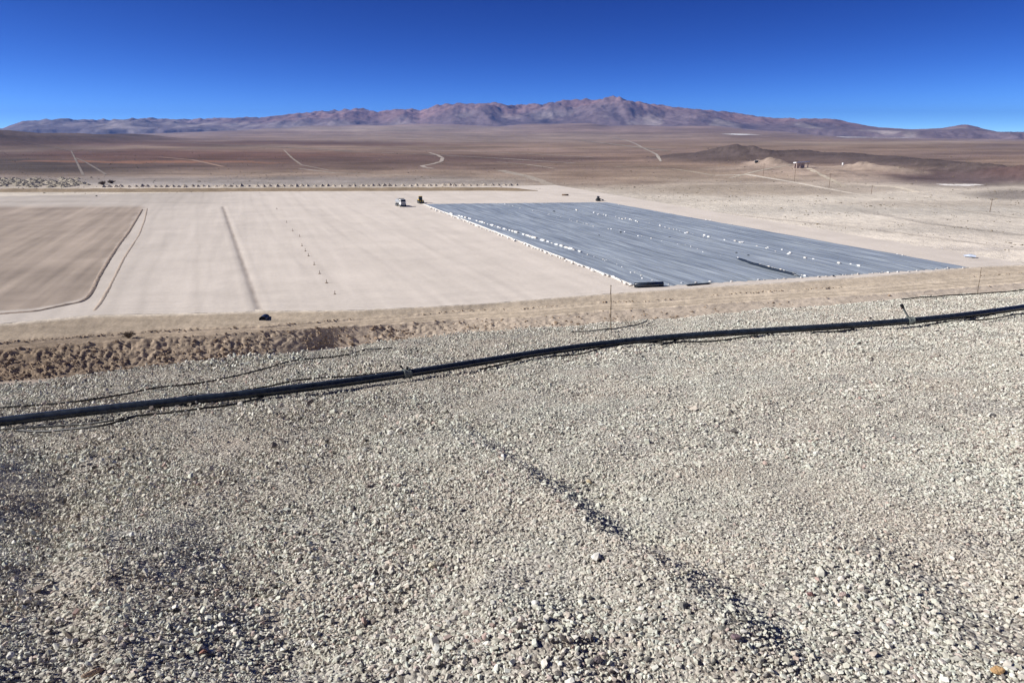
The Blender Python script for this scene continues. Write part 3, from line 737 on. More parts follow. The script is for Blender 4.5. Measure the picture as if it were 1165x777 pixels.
def saddle(px, top, cap_r, rr, nm):
    p, t = nearest(px); o0 = Q[len(Q) // 2]; c0 = Vector(p - o0); t = Vector(t)
    bm = bmesh.new(); add_cyl(bm, c0 - t * .045, c0 + t * .045, PIPE_R + .006, n=20)
    add_cyl(bm, c0 - t * .045, c0 - t * .028, PIPE_R + .012, n=20); add_cyl(bm, c0 + t * .028, c0 + t * .045, PIPE_R + .012, n=20)
    add_box(bm, c0 + Vector((0, -PIPE_R - .010, 0)), (.03, .02, .03)); add_box(bm, c0 + Vector((0, PIPE_R + .010, 0)), (.03, .02, .03))
    sd_ = link('saddle_clamp', bm_mesh('saddle_clamp', bm), pipe, M_greypl)
    d = Vector(top).normalized(); L = Vector(top).length
    bm = bmesh.new(); add_cyl(bm, c0 + d * PIPE_R * .8, c0 + d * (L * .86), rr, n=14)
    add_cyl(bm, c0 + d * (PIPE_R + .004), c0 + d * (PIPE_R + .03), rr * 1.45, n=8)
    rs = link('riser_pipe', bm_mesh('riser_pipe', bm), pipe, M_greypl if rr > .01 else M_hose)
    bm = bmesh.new(); add_cyl(bm, c0 + d * (L * .80), c0 + d * (L * .87), rr * 1.5, n=12); add_cyl(bm, c0 + d * (L * .885), c0 + d * L, cap_r, cap_r * .85, n=12)
    link('valve_cap', bm_mesh('valve_cap', bm), pipe, M_hose)
saddle(1035, (-.155, .02, .235), .024, .013, 'r')
saddle(459, (-.075, .03, .085), .016, .008, 'l')
p, t = nearest(467); bm = bmesh.new(); c0 = Vector(p - Q[len(Q) // 2]); add_cyl(bm, c0 + Vector((0, 0, PIPE_R * .8)), c0 + Vector((.012, 0, PIPE_R + .035)), .014, n=10)
link('outlet_stub', bm_mesh('outlet_stub', bm), pipe, M_hose)

def hose(pix, r, label, wob=.012, lift=.0, seed=0):
    Qh, zh, _ = on_heap(pix, r + .030 + lift, wob=wob, seed=seed, step=.05)
    k = np.convolve(np.pad(zh, 3, 'edge'), np.ones(7) / 7, 'valid')
    Qh[:, 2] = np.maximum(k, zh - .004) + r + .030 + lift
    o = link('drip_hose', tube_mesh('drip_hose', Qh - Qh[0], r, 8), mat=M_hose, loc=Qh[0])
    return tag(o, label, 'hose', 'thin black hoses on the gravel')
hose([(-80, 470), (0, 464), (50, 460), (95, 456.5), (130, 450.5), (165, 443.5), (200, 439), (235, 435), (280, 425), (310, 417), (345, 408.5), (375, 406.5), (395, 404), (407, 399.5), (418, 396.5), (430, 398), (446, 395.5)], .0105, 'longest thin black hose, lying beyond the big pipe on the left gravel', seed=1)
hose([(196, 454.5), (215, 449.5), (243, 449), (300, 441), (325, 435), (350, 431), (385, 428.5), (420, 426), (452, 423)], .0105, 'thin black hose touching the far side of the big pipe left of the small valve', wob=.006, seed=2)
hose([(-60, 493), (0, 488), (50, 485.5), (90, 483), (130, 478), (165, 472), (200, 468.5), (235, 464), (268, 459.5), (300, 452)], .0105, 'thin black hose below the big pipe at far left, upper one of two', wob=.010, seed=3)
hose([(20, 490), (75, 489), (118, 485), (140, 479.5), (156, 473.5)], .0105, 'short thin black hose at far left, lower one of two below the pipe', wob=.012, seed=4)
hose([(540, 412), (570, 405), (590, 401.5), (612, 400)], .008, 'short thin black hose along the far side of the big pipe at its bend', wob=.004, seed=5)
hose([(545, 420), (562, 417), (580, 412.5), (592, 408.5)], .0105, 'short black hose under the big pipe left of the bend', wob=.006, seed=6)
hose([(625, 405), (650, 404.5), (675, 399.5), (700, 394), (720, 390), (760, 390), (800, 389), (835, 385), (862, 381.5)], .0105, 'thin black hose under the middle of the big pipe', wob=.014, seed=7)
hose([(752, 392.5), (768, 388), (780, 384.5)], .010, 'very short black hose end sticking out below the middle of the pipe', wob=.003, seed=8)
hose([(923, 379.5), (945, 377.5), (972, 374)], .010, 'short black hose end below the big pipe left of the tall valve', wob=.003, seed=9)
hose([(1052, 369.5), (1075, 367), (1095, 363.5), (1110, 360)], .008, 'short black hose below the big pipe right of the tall valve', wob=.004, seed=10)
hose([(1098, 364.5), (1120, 363.5), (1145, 360), (1180, 354)], .010, 'black hose leaving the near side of the big pipe at far right', wob=.006, seed=11)
hose([(1027, 340.5), (1060, 338), (1100, 335), (1122, 333.5), (1165, 329.5), (1230, 324)], .012, 'black hose lying along the crest of the heap at far right', wob=.01, seed=12)
hose([(650, 377.5), (670, 377), (690, 375.5), (705, 373), (716, 371.5), (728, 368.5), (736, 365)], .0105, 'thin dark hose on the crest of the heap by the upright stake', wob=.01, lift=.01, seed=13)
hose([(735, 371.5), (746, 369.5)], .006, 'tiny dark hose end on the crest right of the upright stake', wob=.0, seed=14)

def stake(pb, pt, r, label):
    p = heap_hit(*pb); p[2] = heap_z(p[0], p[1]) - .05
    d = ray(*pt); k = (p[1]) / d[1]; q = CAM + d * k
    bm = bmesh.new(); n = 6; a = Vector((0, 0, 0)); b_ = Vector(q - p)
    for i in range(n):
        w = Vector((.004 * math.sin(i * 2.1), 0, 0)); w2 = Vector((.004 * math.sin((i + 1) * 2.1), 0, 0))
        add_cyl(bm, a.lerp(b_, i / n) + w, a.lerp(b_, (i + 1) / n) + w2, r * (1 - .06 * i), r * (1 - .06 * (i + 1)) * .97, 8)
        add_cyl(bm, a.lerp(b_, (i + 1) / n) + w2 - b_.normalized() * .004, a.lerp(b_, (i + 1) / n) + w2 + b_.normalized() * .004, r * 1.15, n=8)
    o = link('cane_stake', bm_mesh('cane_stake', bm, True), mat=M_cane, loc=p); tag(o, label, 'stake')
stake((695, 375), (695, 325), .0105, 'upright thin brown cane stake on the crest beside the black roll')
stake((1112, 334.5), (1116.5, 305), .007, 'leaning thin stake on the crest at right below the liner corner')

# dry weeds on the crest
def weed(px, py, h, label, ground, seed, spread=.8, n=16, mat=M_twig, rr=.004):
    r = random.Random(seed); p = Vector(ground(px, py)); bm = bmesh.new()
    for i in range(n):
        a = Vector((r.uniform(-.1, .1) * h, r.uniform(-.1, .1) * h, -.02)); d = Vector((r.uniform(-spread, spread), r.uniform(-spread, spread), r.uniform(.5, 1))).normalized() * h * r.uniform(.5, 1)
        mid = a + d * .55; add_cyl(bm, a, mid, rr, rr * .8, 5)
        for _ in range(3):
            e = mid + (d + Vector((r.uniform(-.7, .7), r.uniform(-.7, .7), r.uniform(-.3, .4))) * h * .6) * .45; add_cyl(bm, mid, e, rr * .75, rr * .4, 4)
    o = link('dry_weed', bm_mesh('dry_weed', bm), mat=mat, loc=p); tag(o, label, 'weed'); return o
def hp(px, py): p = heap_hit(px, py); p[2] = heap_z(p[0], p[1]); return p
weed(663, 376, .16, 'wiry dry weed on the crest left of the upright stake', hp, 1, .5, 5, rr=.0025)
weed(716, 371, .26, 'larger wiry dry weed on the crest right of the upright stake', hp, 2, .8, 9, rr=.0025)
def roadpt(px, py): return unproj(px, py, -1.2)
weed(147, 384.5, 1.4, 'dark dry shrub standing at the edge of the haul road', roadpt, 3, .9, 60, rr=.03)
weed(752, 338, .9, 'small dead bush on the slope below the black roll', roadpt, 4, 1.2, 10, rr=.03)

# ------------------------------------------------------------------ liner with its seams, bags and folds
lin = empty('pond_liner', NL + np.array([0, 0, .05])); tag(lin, 'wide blue grey plastic liner sheet spread over the graded ground', 'liner')
NP = 12
EDGE = np.linspace(0, 1, NP + 1) + np.array([0, .012, -.016, .014, -.01, .018, -.012, .006, -.018, .01, .015, -.01, 0])
def liner_pt(u, v): return (NL * (1 - u)[..., None] + NR * u[..., None]) * (1 - v)[..., None] + (FL * (1 - u)[..., None] + FR * u[..., None]) * v[..., None]
def liner_z(P):
    s_, t_ = st_of(P)
    s_ = s_ + 3.0 * perlin(t_ / 28, s_ / 14, 311)
    return .17 + .09 * fbm(s_ / 2.2 + t_ / 40, t_ / 14, 301, 3) + .05 * fbm(s_ / .8 + t_ / 25, t_ / 8, 303, 2)
for i in range(NP):
    u0 = EDGE[i] - (.0022 if i else 0); u1 = EDGE[i + 1]
    U, Vv = np.meshgrid(np.linspace(u0, u1, 22), np.linspace(0, 1, 150))
    Vv = Vv + .004 * perlin(U * 60, 0 * U + i, 4) * np.where(Vv < .01, 1, 0) + .003 * perlin(U * 40, 0 * U + 9, 4) * np.where(Vv > .99, 1, 0)
    P = liner_pt(U, Vv)
    k = (U - u0) / (u1 - u0)
    P[..., 2] = liner_z(P) + .035 * (1 - sstep(0, .10, k)) + .05 * np.exp(-((k - .5 - .2 * perlin(Vv * 4, 0 * k + i, 2)) / .03) ** 2)
    P[0, :, 2] = .03; P[-1, :, 2] = .03
    if i == 0: P[:, 0, 2] = .03
    if i == NP - 1: P[:, -1, 2] = .03
    link('liner_panel', grid_mesh('liner_panel', P - NL - np.array([0, 0, .05])), lin, M_liner)
def polyline_pts(pix, n, z=0.0, jit=0.3):
    a = np.array(pix, float); P = np.array([unproj(x, y, z) for x, y in a])
    L = np.concatenate([[0], np.cumsum(np.linalg.norm(np.diff(P, axis=0), axis=1))])
    s = (np.arange(n) + .5) / n * L[-1] + RNG.normal(0, .45 if n in (84, 44) else 1.3, n) * L[-1] / n; s = np.clip(s, 0, L[-1]); s = np.sort(s)
    Qp = np.stack([np.interp(s, L, P[:, k]) for k in range(3)], -1); Qp[:, :2] += RNG.normal(0, jit, (n, 2))
    i = np.clip(np.searchsorted(L, s) - 1, 0, len(L) - 2); T = (P[1:] - P[:-1])[i]
    return Qp, np.arctan2(T[:, 1], T[:, 0])
def bag_mesh(seed):
    r = random.Random(seed); bm = bmesh.new(); bmesh.ops.create_uvsphere(bm, u_segments=10, v_segments=6, radius=.5)
    for v in bm.verts:
        x_, y_, z_ = v.co; e = 1 + .12 * math.sin(7 * x_ + seed) * math.cos(6 * y_)
        v.co = Vector((math.copysign(abs(x_ * 2) ** .6 / 2, x_) * e, math.copysign(abs(y_ * 2) ** .6 / 2, y_) * .6 * e, z_ * .45 * (1 - .2 * (abs(x_) > .4)) + .16))
    me = bm_mesh('sand_bag', bm, True); me.materials.append(M_bag if seed % 2 else M_bag2); return me
BAGS = [bag_mesh(i) for i in range(4)]
nb = 0
for pix, n, sz, jit, label, grp in [
    ([(488, 236.5), (540, 257), (620, 287.5), (680, 311), (722, 327)], 84, 1.15, .30, 'white sandbag in the dense row along the left edge of the liner', 'sandbags along the left edge of the liner'),
    ([(512, 244), (534, 249.5), (569, 260), (597, 268), (631, 278.5), (661, 287.5)], 44, 1.55, .12, 'white sandbag in the straight row just inside the left edge of the liner', 'sandbags in the first inner row'),
    ([(664, 289), (700, 301), (736, 318), (752, 325)], 18, .6, 1.2, 'small white sandbag scattered near the front left corner of the liner', 'sandbags scattered at the front left'),
    ([(569, 232), (620, 243.5), (672, 257), (697, 262), (740, 272), (780, 281), (809, 289), (836, 294.5)], 40, .8, .9, 'white sandbag in the broken row down the middle of the liner', 'sandbags down the middle'),
    ([(846, 297), (872, 304), (896, 310.5), (914, 315)], 16, .95, .25, 'white sandbag beside the dark fold near the front edge', 'sandbags by the dark fold'),
    ([(651, 238.6), (698, 247.6), (749, 256.6), (783, 265.7), (809, 271), (847, 277), (886, 286.5), (914, 292.7), (938, 296.6), (980, 304.5), (1003, 310)], 56, 1.1, .8, 'white sandbag in the broken row along the right half of the liner', 'sandbags in the right row'),
    ([(760, 324.5), (850, 319.5), (940, 315), (1010, 310.5), (1095, 305)], 30, .7, .35, 'white sandbag along the front edge of the liner', 'sandbags along the front edge'),
    ([(700, 233), (800, 250), (900, 268.5), (1000, 286.5), (1095, 303.5)], 12, .6, .4, 'small white sandbag along the right edge of the liner', 'sandbags along the right edge')]:
    Qp, an = polyline_pts(pix, n, 0, jit)
    for ib, (p, a) in enumerate(zip(Qp, an)):
        o = link('sand_bag', BAGS[nb % 4]); nb += 1
        s_ = .82 * sz * random.uniform(.45, 1.15); o.scale = (s_ * (1.5 if n == 44 else 1), s_, s_ * .9); o.rotation_euler = (0, 0, a + random.gauss(0, .12 if n == 44 else .4))
        o.location = (p[0], p[1], .10); tag(o, label + (', far stretch', ', middle stretch', ', near stretch')[min(2, ib * 3 // n)] if 'front edge of' not in label else label + (', left part', ', middle part', ', right part')[min(2, ib * 3 // n)], 'sandbag', grp)
print('bags', nb)
t_ = np.linspace(0, 1, 260); wv = np.clip(.10 + .25 * fbm(t_ * 40, 0 * t_ + 3, 331, 3), .02, .5)
ef = liner_pt(0 * t_, t_); ef2 = ef - e2 * wv[:, None]; ef = ef + e2 * .12
ef[:, 2] = liner_z(ef) + .10; ef2[:, 2] = .05; em = (ef + ef2) / 2; em[:, 2] = .19 + .06 * fbm(t_ * 60, 0 * t_, 333, 2)
link('edge_flap', grid_mesh('edge_flap', np.stack([ef, em, ef2], 1) - NL - np.array([0, 0, .05])), lin, M_bag2)
def liner_fold(pix, r, label):
    a = np.array(pix, float); P = np.array([unproj(x, y, .1) for x, y in a]); s_ = np.linspace(0, 1, 40)
    Qf = np.stack([np.interp(s_, np.linspace(0, 1, len(P)), P[:, k]) for k in range(3)], -1)
    Qf[:, 2] = .12 + r * .6
    rad = r * sstep(0, .1, s_) * sstep(1, .85, s_) * (1 + .3 * perlin(s_ * 12, 0 * s_, 3)) + .03
    o = link('sheet_fold', tube_mesh('sheet_fold', Qf - Qf[0], rad, 8), mat=M_black, loc=Qf[0]); tag(o, label, 'folded sheet')
liner_fold([(837, 294.5), (855, 301), (871, 305.5), (894, 311.5), (912, 316)], .34, 'dark rolled fold of sheet beside white bags near the front edge')
liner_fold([(780, 325.2), (795, 324), (810, 322.8)], .15, 'short dark fold of sheet on the front edge right of the black roll')
# black roll of sheet
p0, p1 = unproj(722, 327.3, 0), unproj(754, 326.0, 0)
rl = empty('liner_roll', (p0 + p1) / 2 * np.array([1, 1, 0])); tag(rl, 'thick black roll of liner sheet lying at the front left liner corner', 'roll')
dv = Vector((p1 - p0)); dv.z = 0; hv = dv / 2; bm = bmesh.new(); zc = Vector((0, 0, .52))
add_cyl(bm, -hv + zc, hv + zc, .50, n=24)
for k in range(3): add_cyl(bm, -hv * (1.0 + .008 * k) + zc, -hv * (.99 + .008 * k) + zc, .50 - .1 * k, n=24)
link('sheet', bm_mesh('sheet', bm, True), rl, M_black)
bm = bmesh.new(); add_cyl(bm, -hv * 1.42 + zc * .7, -hv * .98 + zc, .09, n=12); link('core_tube', bm_mesh('core_tube', bm, True), rl, M_wood)
def scrap(px, py, w, label, mat=M_black, z=.12, cat='scrap', name='rubber_scrap', gnd=None, seed=0):
    p = unproj(px, py, 0) if gnd is None else gnd(px, py)
    me = hull_rock(700 + seed, 12, (1, .6, .35)); me.materials.append(mat)
    o = link(name, me); o.scale = (w, w, w); o.location = (p[0], p[1], p[2] + z + w * .1); o.rotation_euler = (0, 0, random.uniform(0, 3)); tag(o, label, cat)
scrap(706, 265.5, 1.6, 'black lump of sheet lying in the middle bag row', seed=1)
scrap(630, 241.5, 1.8, 'dark scrap on the far part of the liner', seed=2)
scrap(838, 288.5, 1.0, 'small dark scrap just above the dark fold', seed=3)
scrap(851, 291.5, 1.1, 'small dark scrap right of the dark fold top', seed=4)
scrap(681.5, 268.5, .9, 'small dark scrap left of the black lump on the liner', seed=5)
scrap(762, 271, 1.2, 'thin dark scrap between the two bag rows on the liner', seed=6)
scrap(948, 315, 1.0, 'dark brown lump on the front edge of the liner', seed=7)
scrap(110, 223.5, 1.8, 'small dark lump alone on the far graded ground', M_dark, 0, 'lump', 'soil_lump', None, 8)
scrap(932, 347.5, .05, 'dark stone on the crest left of the tall valve', M_dark, 0, 'stone', 'dark_stone', hp, 9)

# hole at the trench's near end
p = unproj(300, 362.5, -.45) - np.array([0, .25, 0])
hole = empty('trench_outlet', p); tag(hole, 'black opening of a pipe at the near end of the trench', 'pipe outlet')
bm = bmesh.new(); n = 20
vo = [[], [], [], []]
for k, (rr_, yy_) in enumerate(((.62, -.25), (.55, -.25), (.55, 1.4), (.62, 1.4))):
    for i in range(n): vo[k].append(bm.verts.new((rr_ * math.cos(i / n * 6.2832) * 1.05, yy_, rr_ * math.sin(i / n * 6.2832) * .85)))
for a_, b_ in ((0, 1), (1, 2), (3, 0)):
    for i in range(n): bm.faces.new((vo[a_][i], vo[a_][(i + 1) % n], vo[b_][(i + 1) % n], vo[b_][i]))
bm.faces.new(vo[2])
link('pipe_mouth', bm_mesh('pipe_mouth', bm), hole, M_black)
bm = bmesh.new(); r = random.Random(3)
for i in range(7): add_box(bm, (r.uniform(-.7, .7), -.35 + r.uniform(-.1, .2), -.55 + r.uniform(-.15, .1)), (.4, .4, .3), Euler((r.uniform(-.5, .5), r.uniform(-.5, .5), r.uniform(0, 3))), .06)
link('rubble', bm_mesh('rubble', bm), hole, M_soild)

# row of markers on the graded ground
for k, (mx, my) in enumerate([(315, 238), (326, 253.5), (333, 263), (341, 269.5), (343.6, 280), (347.5, 286), (351, 291.5), (357.5, 301.5), (363.7, 311.5), (371.6, 322), (381, 335)]):
    p = unproj(mx, my, 0); bm = bmesh.new()
    add_box(bm, (0, 0, .35), (.09, .09, .75), Euler((0, .12 * math.sin(k * 3), k)), .01); add_cyl(bm, (0, 0, -.02), (0, 0, .14), .42, .12, 9)
    o = link('survey_peg', bm_mesh('survey_peg', bm), mat=M_wood, loc=p); tag(o, 'short wooden survey peg in the line of pegs across the graded ground', 'peg', 'survey pegs in a line')

# ------------------------------------------------------------------ vehicles
def wheel(par, c, r, w, axis=(1, 0, 0)):
    a = Vector(axis); c = Vector(c); bm = bmesh.new(); add_cyl(bm, c - a * w / 2, c + a * w / 2, r, n=18)
    o = link('wheel', bm_mesh('wheel', bm), par, M_rubber)
    bm = bmesh.new(); add_cyl(bm, c - a * (w / 2 + .02), c + a * (w / 2 + .02), r * .5, n=12); link('rim', bm_mesh('rim', bm), o, M_steel)
p = unproj(456.5, 235.0, 0)
tk = empty('water_truck', p, R(30)); tag(tk, 'white truck with dark windscreen and grey tank behind, far left of the liner', 'truck')
bm = bmesh.new(); add_box(bm, (0, 1.0, .75), (2.2, 6.6, .35), None, .05); link('chassis', bm_mesh('chassis', bm), tk, M_dark)
bm = bmesh.new(); add_box(bm, (0, -1.7, 1.65), (2.4, 1.9, 1.7), None, .15); add_box(bm, (0, -1.55, 2.75), (2.3, 1.5, .75), None, .2); link('cab', bm_mesh('cab', bm), tk, M_white)
bm = bmesh.new(); add_box(bm, (0, -2.42, 2.45), (2.0, .5, .8), Euler((R(-16), 0, 0)), .05); link('windscreen', bm_mesh('windscreen', bm), tk, M_glass)
for sx in (-1, 1):
    bm = bmesh.new(); add_box(bm, (sx * 1.19, -1.7, 2.35), (.08, 1.0, .6)); link('side_window', bm_mesh('side_window', bm), tk, M_glass)
    bm = bmesh.new(); add_box(bm, (sx * .85, -2.66, 1.15), (.35, .06, .22)); link('headlight', bm_mesh('headlight', bm), tk, M_steel)
bm = bmesh.new(); add_box(bm, (0, -2.7, .72), (2.4, .2, .4), None, .05); link('bumper', bm_mesh('bumper', bm), tk, M_dark)
bm = bmesh.new(); add_box(bm, (0, -2.66, 1.5), (1.2, .06, .4)); link('grille', bm_mesh('grille', bm), tk, M_dark)
bm = bmesh.new(); add_cyl(bm, (0, -.5, 1.85), (0, 4.1, 1.85), 1.05, n=20); link('tank', bm_mesh('tank', bm, False), tk, M_steel)
bm = bmesh.new(); add_box(bm, (0, -.62, 2.9), (2.3, .2, .9)); link('headboard', bm_mesh('headboard', bm), tk, M_dark)
for yy_ in (-1.7, 2.2, 3.4):
    for sx in (-1, 1): wheel(tk, (sx * 1.05, yy_, .5), .5, .35)
p = unproj(478.5, 231.3, 0)
ld = empty('wheel_loader', p, R(20)); tag(ld, 'small yellow and black wheeled machine behind the white truck', 'loader')
bm = bmesh.new(); add_box(bm, (0, .9, 1.2), (1.7, 2.2, .9), None, .12); link('engine_cover', bm_mesh('engine_cover', bm), ld, M_yel)
bm = bmesh.new(); add_box(bm, (0, -.5, 1.1), (1.3, 1.6, .7), None, .08); link('front_frame', bm_mesh('front_frame', bm), ld, M_dark)
bm = bmesh.new(); add_box(bm, (0, .1, 2.25), (1.5, 1.3, 1.2), None, .08); link('cab', bm_mesh('cab', bm), ld, M_glass)
bm = bmesh.new(); add_box(bm, (0, .1, 2.93), (1.7, 1.5, .14), None, .03); link('cab_roof', bm_mesh('cab_roof', bm), ld, M_yel)
bm = bmesh.new()
for sx in (-.5, .5): add_box(bm, (sx, -1.5, 1.0), (.16, 1.9, .2), Euler((R(18), 0, 0)))
link('lift_arm', bm_mesh('lift_arm', bm), ld, M_yel)
bm = bmesh.new(); add_box(bm, (0, -2.5, .5), (2.1, .7, .75), Euler((R(20), 0, 0)), .08); link('bucket', bm_mesh('bucket', bm), ld, M_dark)
for yy_ in (-.8, 1.2):
    for sx in (-1, 1): wheel(ld, (sx * .95, yy_, .65), .65, .45)
p = unproj(681, 229.0, 0)
mc = empty('skid_loader', p, R(100)); tag(mc, 'small dark green machine parked at the far edge of the liner', 'machine')
bm = bmesh.new(); add_box(bm, (0, .2, .85), (1.5, 1.7, .8), None, .1); link('body', bm_mesh('body', bm), mc, M_dark)
bm = bmesh.new(); add_box(bm, (0, .25, 1.7), (1.1, 1.0, 1.0), None, .08); link('cab', bm_mesh('cab', bm), mc, M_glass)
bm = bmesh.new()
for sx in (-.75, .75): add_box(bm, (sx, -.7, 1.0), (.12, 2.2, .2), Euler((R(16), 0, 0)))
link('lift_arm', bm_mesh('lift_arm', bm), mc, M_dark)
bm = bmesh.new(); add_box(bm, (0, -1.9, .5), (1.7, .6, .5), None, .06); link('bucket', bm_mesh('bucket', bm), mc, M_steel)
for yy_ in (-.35, .8):
    for sx in (-1, 1): wheel(mc, (sx * .85, yy_, .4), .4, .3)
p = unproj(643, 222.8, 0)
ps = empty('pipe_stack', p, R(170)); tag(ps, 'low brown stack of pipes beyond the far edge of the liner', 'pipe stack')
for i, (yy_, zz_) in enumerate(((-.4, .2), (0, .2), (.4, .2), (-.2, .55), (.2, .55))):
    bm = bmesh.new(); add_cyl(bm, (-1.6, yy_, zz_), (1.6, yy_, zz_), .19, n=10); link('pipe', bm_mesh('pipe', bm, True), ps, M_wood)
scrap(1103, 293, 3.2, 'blue and white heap of scrap sheet right of the liner corner', M_scrap, 0, 'scrap heap', 'scrap_heap', None, 21)
scrap(1107, 293.4, 1.8, 'dark part of debris touching the blue and white scrap heap', M_dark, 0, 'scrap', 'rubber_scrap', None, 22)

# ------------------------------------------------------------------ soil mounds beyond the far bank
def mound_mesh(seed, mat):
    r = random.Random(seed); bm = bmesh.new(); rings = 6; seg_ = 14
    top = bm.verts.new((0, 0, 1)); prev = None
    for k in range(1, rings + 1):
        f = k / rings; cur = []
        for j in range(seg_):
            a = j / seg_ * 6.2832; rr_ = f * (1 + .16 * math.sin(2 * a + seed) + .1 * math.sin(5 * a + seed * 2)) * (1 + r.uniform(-.05, .05))
            cur.append(bm.verts.new((rr_ * math.cos(a), rr_ * math.sin(a), max(-.12, (1 - f) ** .85 * (1 + r.uniform(-.12, .12)) - (.12 if k == rings else 0)))))
        for j in range(seg_):
            if prev is None: bm.faces.new((top, cur[j], cur[(j + 1) % seg_]))
            else: bm.faces.new((prev[j], cur[j], cur[(j + 1) % seg_], prev[(j + 1) % seg_]))
        prev = cur
    me = bm_mesh('soil_mound', bm); me.materials.append(mat); return me
MA = [mound_mesh(i, M_soil) for i in range(4)]; MB_ = [mound_mesh(10 + i, M_soil2) for i in range(4)]
k = 0
px = 118.0
while px < 592:
    p = ground_at(px, np.interp(px, [118, 350, 592], [213.0, 212.3, 211.3]) + random.uniform(-.25, .25))
    o = link('soil_mound', MA[k % 4]); k += 1
    w = random.uniform(.85, 1.15); o.scale = (1.55 * w, 1.4 * w, 1.35 * w * random.uniform(.8, 1.15)); o.rotation_euler = (0, 0, random.uniform(0, 6)); o.location = p
    tag(o, 'small tan soil mound in the ' + ('left', 'middle', 'right')[min(2, int((px - 118) / 158))] + ' third of the single row beyond the far bank', 'mound', 'soil mounds in a row beyond the far bank')
    px += random.uniform(5.4, 9.6)
for i in range(150):
    px = random.uniform(-25, 103); py = random.uniform(203.5, 213.5)
    if px > 80 and py > 212: continue
    p = ground_at(px, py); o = link('soil_mound', MB_[i % 4])
    w = random.uniform(.7, 1.3); o.scale = (2.6 * w, 2.3 * w, 1.25 * w); o.rotation_euler = (0, 0, random.uniform(0, 6)); o.location = p
    tag(o, 'grey soil mound in the crowded field at far left, ' + ('back', 'middle', 'front')[min(2, int((py - 203.5) / 3.34))] + ' ' + ('left', 'right')[int(px > 40)] + ' part', 'mound', 'soil mounds crowded at far left')
for px, py, lab in ((117, 210.5, 'dark bushy clump just right of the crowded mounds'), (127, 209.0, 'second dark bushy clump right of the crowded mounds')):
    weed(px, py, 2.6, lab, ground_at, int(px), 1.0, 90, rr=.09)

sc_y = 345 * np.exp(RNG.uniform(0, 1.35, 7000)); sc_x = RNG.uniform(-.85, .85, 7000) * sc_y
sc_p = np.stack([sc_x, sc_y, plain_z(sc_x, sc_y)], -1)
sc_p = sc_p[(fbm(sc_x / 70, sc_y / 45, 401, 3) + RNG.normal(0, .25, 7000) > .12) & (sc_y > 352)]
rs_ = RNG.uniform(103, 260, 2600); rt_ = RNG.uniform(-40, 230, 2600); right = from_st(rs_, rt_); right[:, 2] = plain_z(right[:, 0], right[:, 1])
right = right[(fbm(right[:, 0] / 18, right[:, 1] / 18, 405, 2) > .15) & (right[:, 1] > e0_y(right[:, 0]) + 12) & (right[:, 1] < 345)]
sc_p = np.concatenate([sc_p, right]); sc_d = np.hypot(sc_p[:, 0], sc_p[:, 1])
joined_rocks('desert_scrub', sc_p + np.array([0, 0, .05]), RNG.lognormal(0, .4, len(sc_p)) * (.35 + .0011 * np.clip(sc_d, 250, 1100)), M_scrub, CL, 9, .6)
# ------------------------------------------------------------------ tracks, salt flats, poles, shed
def track(pix, w, col, name='dirt_track', lift=None):
    a = np.array(pix, float); n = max(12, len(a) * 12)
    f = np.linspace(0, len(a) - 1, n); pxs = np.interp(f, range(len(a)), a[:, 0]); pys = np.interp(f, range(len(a)), a[:, 1])
    P = ground_at(pxs, pys); T = np.gradient(P, axis=0); T[:, 2] = 0; T /= np.maximum(np.linalg.norm(T, axis=1), 1e-6)[:, None]
    B = np.stack([T[:, 1], -T[:, 0], 0 * T[:, 0]], -1)
    ww = np.array(w) if np.ndim(w) else np.array([w, w]); ww = np.interp(np.linspace(0, 1, n), np.linspace(0, 1, len(ww)), ww)
    ww = ww * (.6 if np.hypot(P[:, 0], P[:, 1]).mean() > 450 and name == 'dirt_track' else 1.0) * (1 + .35 * perlin(np.linspace(0, n / 4, n), 0 * f + pix[0][0], 5))
    off = np.linspace(-.5, .5, 5)
    Vt = P[:, None] + B[:, None] * (off[None, :, None] * ww[:, None, None])
    dist = np.hypot(Vt[..., 0], Vt[..., 1])
    Vt[..., 2] = plain_z(Vt[..., 0], Vt[..., 1]) + .04 + np.clip(dist - 400, 0, None) * .0004
    fade = .72 if dist.mean() > 450 and name == 'dirt_track' else 1.0; 
    C_ = np.zeros(Vt.shape) + np.array(col) * fade; C_ *= (1 + .12 * fbm(Vt[..., 0] / 20, Vt[..., 1] / 20, 3, 3))[..., None]
    setting(link(name, grid_mesh(name, Vt, np.clip(C_, .03, .9)), mat=M_plain))
PALE = (.52, .45, .385); MIDT = (.42, .355, .30)
track([(81, 172), (88, 186), (95, 200)], 3, (.30, .26, .23)); track([(86, 180), (96, 184), (108, 191), (121, 199)], 3, (.30, .26, .23))
track([(14, 160), (50, 166), (86, 173)], 8, (.24, .19, .165)); track([(130, 178), (180, 179), (220, 182.5), (254, 190)], 7, (.44, .31, .24))
track([(199, 162), (250, 165), (302, 167), (400, 172)], 14, (.38, .325, .285)); track([(323, 171), (332, 180), (343, 188), (374, 194)], 4, MIDT)
track([(380, 172), (430, 174), (483, 176), (560, 180), (655, 186)], 10, (.45, .385, .34)); track([(488, 174), (497, 176.5), (503.6, 180), (502, 184), (492, 187), (480, 189), (484, 191), (493, 192)], 7, (.52, .45, .39))
track([(120, 199), (220, 198), (309, 196.5)], 3, (.20, .17, .15)); track([(340, 192), (380, 197), (466, 200.5), (520, 205), (572, 209)], 5, (.50, .44, .38))
track([(431, 169), (500, 171.5), (565, 174), (675, 179)], 14, (.45, .37, .33)); track([(565, 184.5), (600, 187.5), (631, 192)], 6, (.47, .40, .34))
track([(569, 194), (600, 201), (620, 208), (641, 217)], [14, 10], (.50, .43, .36)); track([(641, 217), (660, 221), (689, 227)], [9, 6], PALE)
